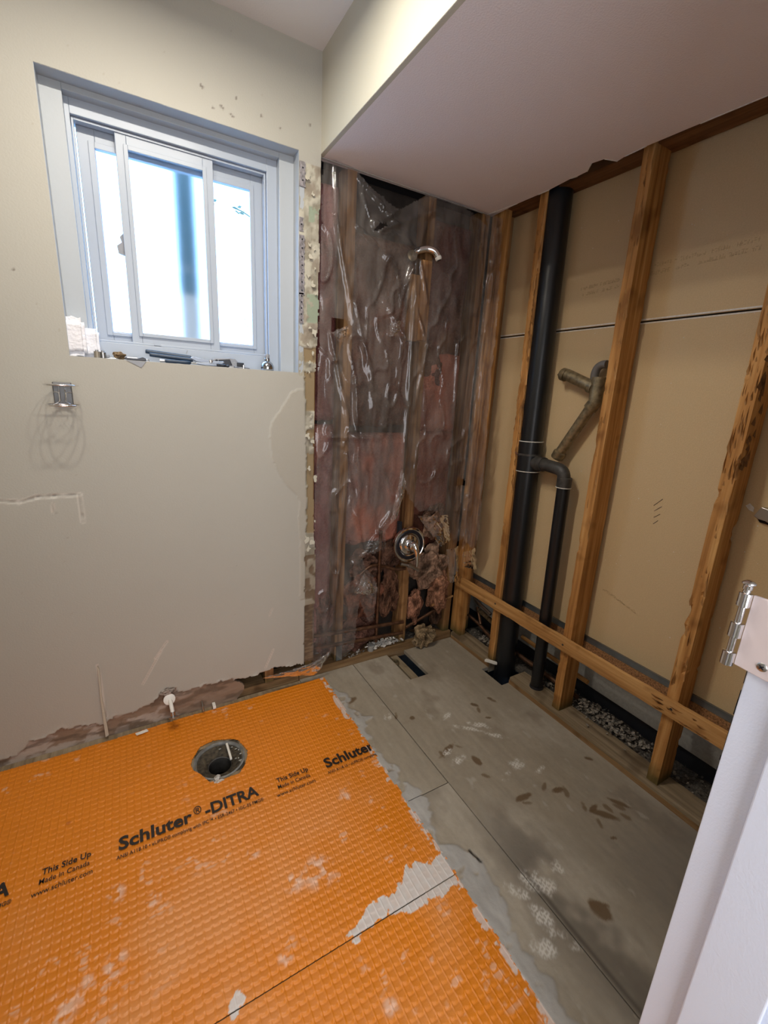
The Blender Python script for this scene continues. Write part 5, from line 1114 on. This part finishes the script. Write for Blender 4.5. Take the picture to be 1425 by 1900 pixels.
# ================================================================== THINGS ON THE SILL
SZ = WZ0
def sx_at(u, y): # east-west position on the sill for a picture column measured at the sill edge
    tab = TABX; us = [t[0] for t in tab]; xs_ = [t[1] for t in tab]; return float(np.interp(u, us, xs_)) * y / 1.70
TABX = [(u, p[0]) for u, p in zip((120, 160, 190, 220, 250, 280, 310, 340, 370, 400, 430, 460, 490, 520, 550), [(-0.1453,1.3663),(-0.0909,1.3677),(-0.0487,1.3681),(-0.0053,1.3668),(0.0395,1.3654),(0.0857,1.3641),(0.1335,1.3644),(0.183,1.3647),(0.234,1.365),(0.2869,1.3653),(0.3416,1.3656),(0.3982,1.366),(0.4568,1.3663),(0.5176,1.3667),(0.5807,1.3691)])]
def sillthing(name, label, cat, u, y): return thing(name, label, cat, (sx_at(u, y), y, SZ))
def crumple(name, x0, x1, y0, y1, z0, z1, seed, mat, label, cat):
    bm = bmesh.new(); bmesh.ops.create_cube(bm, size=1); bmesh.ops.bevel(bm, geom=bm.edges[:], offset=.12, segments=2, affect='EDGES'); bmesh.ops.subdivide_edges(bm, edges=bm.edges[:], cuts=7, use_grid_fill=True)
    for v in bm.verts:
        n = mnoise.noise(v.co * 3 + Vector((seed, 0, 0))) * .10 + mnoise.noise(v.co * 9 + Vector((seed, 2, 0))) * .03
        v.co = v.co * (1 + n); v.co.z = max(v.co.z, -.5)
        v.co.x = (x0 + x1) / 2 + v.co.x * (x1 - x0); v.co.y = (y0 + y1) / 2 + v.co.y * (y1 - y0); v.co.z = z0 + (v.co.z + .5) * (z1 - z0)
    me = bpy.data.meshes.new(name); bm.to_mesh(me); bm.free(); me.materials.append(mat); me.polygons.foreach_set('use_smooth', [True] * len(me.polygons))
    o = bpy.data.objects.new(name, me); COL.objects.link(o); recentre(o); return tag(o, label, cat)
crumple('tissue_block', sx_at(121, 1.72), sx_at(163, 1.72), 1.700, 1.752, SZ, SZ + .112, 1, M['paper'], 'tall white dimpled block of tissue in the left corner of the window sill', 'tissue')
crumple('tissue_block', sx_at(150, 1.74), sx_at(188, 1.74), 1.735, 1.785, SZ, SZ + .088, 6, M['paper'], 'shorter bluish-white block of tissue behind the tall one on the sill', 'tissue')
# two small metal cylinders
for u, dy, lab in ((181, 1.712, 'left one of two small tan metal ferrules on the sill'), (192, 1.722, 'right one of two small metal ferrules on the sill, shinier')):
    t = sillthing('ferrule', lab, 'fitting', u, dy); x = t.location.x
    MB().lathe([(.0075, 0), (.0085, .001), (.0085, .019), (.0075, .020), (.0055, .020), (.0050, .004)], (x, dy, SZ), (0, 0, 1), 24).build('sleeve', M['satin'] if u > 185 else simple('tan_metal', (.30, .26, .2), .45, .5), t, True)
    MB().lathe([(.0045, 0), (.0045, .0235), (.002, .025)], (x, dy, SZ), (0, 0, 1), 16).build('pin', M['satin'], t, True)
# long thin bracket lying behind
t = sillthing('slide_bracket', 'thin grey metal bracket lying far back on the left of the sill', 'bracket', 225, 1.77)
xa, xb = sx_at(196, 1.77), sx_at(257, 1.77)
MB().box((xa, 1.762, SZ + .001), (xb, 1.772, SZ + .006)).box((xa + .03, 1.760, SZ + .006), (xb - .02, 1.774, SZ + .011)).build('bar', M['satin'], t, bevel=.001)
MB().box((xa, 1.760, SZ + .006), (xa + .012, 1.774, SZ + .014)).build('end_lug', M['greyplastic'], t, bevel=.001); MB().box((xb - .012, 1.760, SZ), (xb, 1.774, SZ + .012)).build('end_lug', M['greyplastic'], t, bevel=.001)
MB().lathe([(.0016, 0), (.0016, .012)], ((xa + xb) / 2 - .01, 1.767, SZ + .009), (0, 0, 1), 8).build('pin', M['satin'], t)
# brown rag
o = clump('rag', (sx_at(222, 1.706), 1.706, SZ + .008), (.016, .010, .0105), 31, c1=(.34, .25, .15), c2=(.16, .10, .05), sub=4, amp=.5); recentre(o); tag(o, 'crumpled brown scrap of rag at the front edge of the sill', 'rag'); o.location.z = SZ
# folding knife / cutter overhanging the edge
t = sillthing('utility_knife', 'dark utility knife lying on the sill edge beside the brown rag', 'knife', 252, 1.70)
xa, xb = sx_at(231, 1.70), sx_at(271, 1.70)
MB().prism([(xa, SZ + .003), (xa + .004, SZ + .009), (xb - .022, SZ + .008), (xb - .008, SZ + .013), (xb, SZ + .009), (xb + .001, SZ + .001), (xa + .01, SZ + .0004)], 1.694, 1.708, 'y').build('handle', M['blacktape'], t, bevel=.0015)
MB().box((xa + .008, 1.6932, SZ + .007), (xb - .024, 1.7085, SZ + .0095)).build('metal_strip', M['satin'], t)
tubeobj('hook', curve_pts([(xb - .001, 1.70, SZ + .006), (xb + .006, 1.70, SZ + .007), (xb + .009, 1.70, SZ + .0025), (xb + .004, 1.70, SZ + .0015)]), .0014, M['satin'], t, 8)
MB().add([(xa + .005, 1.688, SZ - .0005), (xb + .0, 1.688, SZ - .0005), (xb - .015, 1.6875, SZ - .020), (xa + .005, 1.6895, SZ - .0005), (xb + .0, 1.6895, SZ - .0005), (xb - .015, 1.6889, SZ - .020)], [(2, 1, 0), (3, 4, 5), (0, 1, 4, 3), (1, 2, 5, 4), (2, 0, 3, 5)]).build('dangling_film', M['greyplastic'], t)
# adjustable pliers and a second tool
t = sillthing('pliers', 'large slip-joint pliers with navy grips lying along the sill', 'pliers', 345, 1.725)
x0_, x1_ = sx_at(276, 1.725), sx_at(352, 1.725); xj = sx_at(390, 1.715); xt = sx_at(417, 1.715)
tubeobj('grip', curve_pts([(x0_ - .006, 1.745, SZ + .034), (x0_ + .03, 1.742, SZ + .032), (x1_ - .02, 1.735, SZ + .027), (x1_ + .006, 1.73, SZ + .025)]), [.0055] + [.0066] * 17 + [.0058], M['navy'], t, 14)
tubeobj('grip', curve_pts([(x0_ + .004, 1.722, SZ + .024), (x0_ + .04, 1.720, SZ + .022), (x1_ - .01, 1.716, SZ + .018), (x1_ + .01, 1.715, SZ + .017)]), [.0055] + [.0066] * 17 + [.0058], M['navy'], t, 14)
jw = MB().prism([(x1_, SZ + .022), (x1_ + .01, SZ + .028), (xj - .01, SZ + .022), (xj + .012, SZ + .0185), (xt - .004, SZ + .020), (xt, SZ + .016), (xt - .012, SZ + .008), (xj, SZ + .008), (x1_ + .02, SZ + .012)], 1.708, 1.722, 'y').build('jaw', M['toolsteel'], t, bevel=.002)
MB().prism([(x1_ + .015, SZ + .010), (xj - .005, SZ + .012), (xt - .010, SZ + .007), (xt - .02, SZ + .002), (xj - .015, SZ + .0005), (x1_ + .02, SZ + .004)], 1.702, 1.716, 'y').build('lower_jaw', M['toolsteel'], t, bevel=.002)
MB().lathe([(.0055, 0), (.0055, .002), (.003, .0035)], (xj + .002, 1.7075, SZ + .0165), (0, -1, .25), 16).build('pivot', M['chrome'], jw, True)
t = sillthing('screwdriver', 'navy-gripped screwdriver lying at the sill edge in front of the pliers', 'screwdriver', 330, 1.703)
xa, xb = sx_at(298, 1.703), sx_at(368, 1.703)
MB().lathe([(.0, 0), (.0045, .001), (.0062, .006), (.0066, .02), (.0052, .045), (.0062, .06), (.0058, .078), (.003, .082), (.0, .083)], (xa + .012, 1.703, SZ + .0068), (1, 0, 0), 18).build('handle', M['navy'], t, True)
MB().lathe([(.0052, 0), (.0055, .004), (.0045, .016), (.0, .016)], (xa - .002, 1.703, SZ + .0068), (1, 0, 0), 14).build('cap', M['satin'], t, True)
tubeobj('shaft', [(xa + .093, 1.703, SZ + .0068), (xa + .135, 1.706, SZ + .004)], .0022, M['satin'], t, 8)
tubeobj('bit', [(sx_at(347, 1.73), 1.735, SZ + .036), (sx_at(350, 1.73), 1.735, SZ + .047)], .0008, M['satin'], t, 6)
# tape measure / grey plastic case
t = sillthing('tape_measure', 'grey and dark rounded tape measure case at the back right of the sill', 'tape measure', 432, 1.76)
xa, xb = sx_at(392, 1.76), sx_at(450, 1.76)
MB().prism([(xa, SZ + .006), (xa + .002, SZ + .026), (xa + .012, SZ + .031), (xb - .046, SZ + .036), (xb - .030, SZ + .034), (xb - .020, SZ + .024), (xb - .002, SZ + .022), (xb, SZ + .008), (xb - .006, SZ + .001), (xa + .02, SZ + .0)], 1.742, 1.778, 'y').build('case', M['greyplastic'], t, bevel=.003)
MB().prism([(xa + .020, SZ + .012), (xa + .024, SZ + .026), (xb - .048, SZ + .031), (xb - .040, SZ + .010), (xb - .060, SZ + .008)], 1.7405, 1.744, 'y').build('label_panel', M['blacktape'], t, bevel=.001)
MB().box((xb - .024, 1.7395, SZ + .008), (xb + .001, 1.745, SZ + .022)).build('grip_pad', M['blacktape'], t, bevel=.001)
MB().prism([(xa + .03, SZ + .0), (xa + .034, SZ + .005), (xb - .004, SZ + .006), (xb + .001, SZ + .002), (xb - .006, SZ)], 1.734, 1.744, 'y').build('tape_mouth', M['satin'], t, bevel=.0008)
MB().lathe([(.0045, 0), (.0045, .002)], (xa + .016, 1.7415, SZ + .022), (0, -1, 0), 14).build('lock_button', M['blacktape'], t, True)
# bits and screws
t = sillthing('drill_chuck', 'small dark steel fitting with a bent wire on the sill edge, left of the screws', 'fitting', 420, 1.702)
xa, xb = sx_at(402, 1.702), sx_at(438, 1.702)
MB().lathe([(.003, 0), (.0052, .002), (.0058, .010), (.0048, .014), (.0055, .018), (.0055, .028), (.003, .032), (.0045, .034), (.0045, .040), (.002, .043)], (xa, 1.702, SZ + .006), (1, 0, -.03), 16).build('body', M['blacktape'], t, True)
tubeobj('bent_wire', curve_pts([(xb - .012, 1.702, SZ + .010), (xb - .008, 1.702, SZ + .018), (xb - .004, 1.702, SZ + .020)]), .0009, M['satin'], t, 6)
for i, (u, y, ln, lab) in enumerate(((440, 1.704, (.018, .0), 'small screw lying on the sill beside the dark fitting'), (452, 1.708, (.014, .004), 'chrome set screw standing nearest the shower head'), (458, 1.700, (.020, -.001), 'short dark screw at the very edge of the sill'))):
    x = sx_at(u, y); t = thing('screw', lab, 'screw', (x, y, SZ)); mm = M['chrome'] if i == 1 else M['satin']
    if i == 1: MB().lathe([(.0062, 0), (.0062, .003), (.0035, .0035), (.0035, .010), (.0045, .0102), (.0045, .0125), (.0, .013)], (x, y, SZ), (0, 0, 1), 16).build('body', mm, t, True)
    else:
        MB().lathe([(.0, 0), (.0036, .0004), (.0036, .002), (.0018, .003), (.0016, .019), (.0, .022)], (x - .01, y, SZ + .0036), (1, .12, -.08), 12).build('shank', mm, t, True)
# shower head
t = sillthing('showerhead', 'round chrome shower head standing face down at the right end of the sill', 'shower head', 496, 1.722)
x = t.location.x
MB().lathe([(.0, .0), (.0205, .0002), (.0228, .0015), (.0245, .005), (.0240, .0065), (.0248, .009), (.0245, .014), (.0225, .021), (.0185, .0275), (.0125, .0325), (.0095, .034), (.0, .034)], (x, 1.722, SZ), (0, 0, 1), 48).build('bell', M['chromed'], t, True)
MB().lathe([(.0095, .033), (.0102, .0345), (.0102, .0425), (.0095, .044), (.0, .044)], (x, 1.722, SZ), (0, 0, 1), 32).build('collar', M['chromed'], t, True)
MB().lathe([(.0068, .043), (.0085, .045), (.0088, .048), (.0088, .056), (.0075, .058), (.0, .058)], (x, 1.722, SZ), (0, 0, 1), 20).build('swivel_ball', M['greyplastic'], t, True)
bpy.context.view_layer.update()
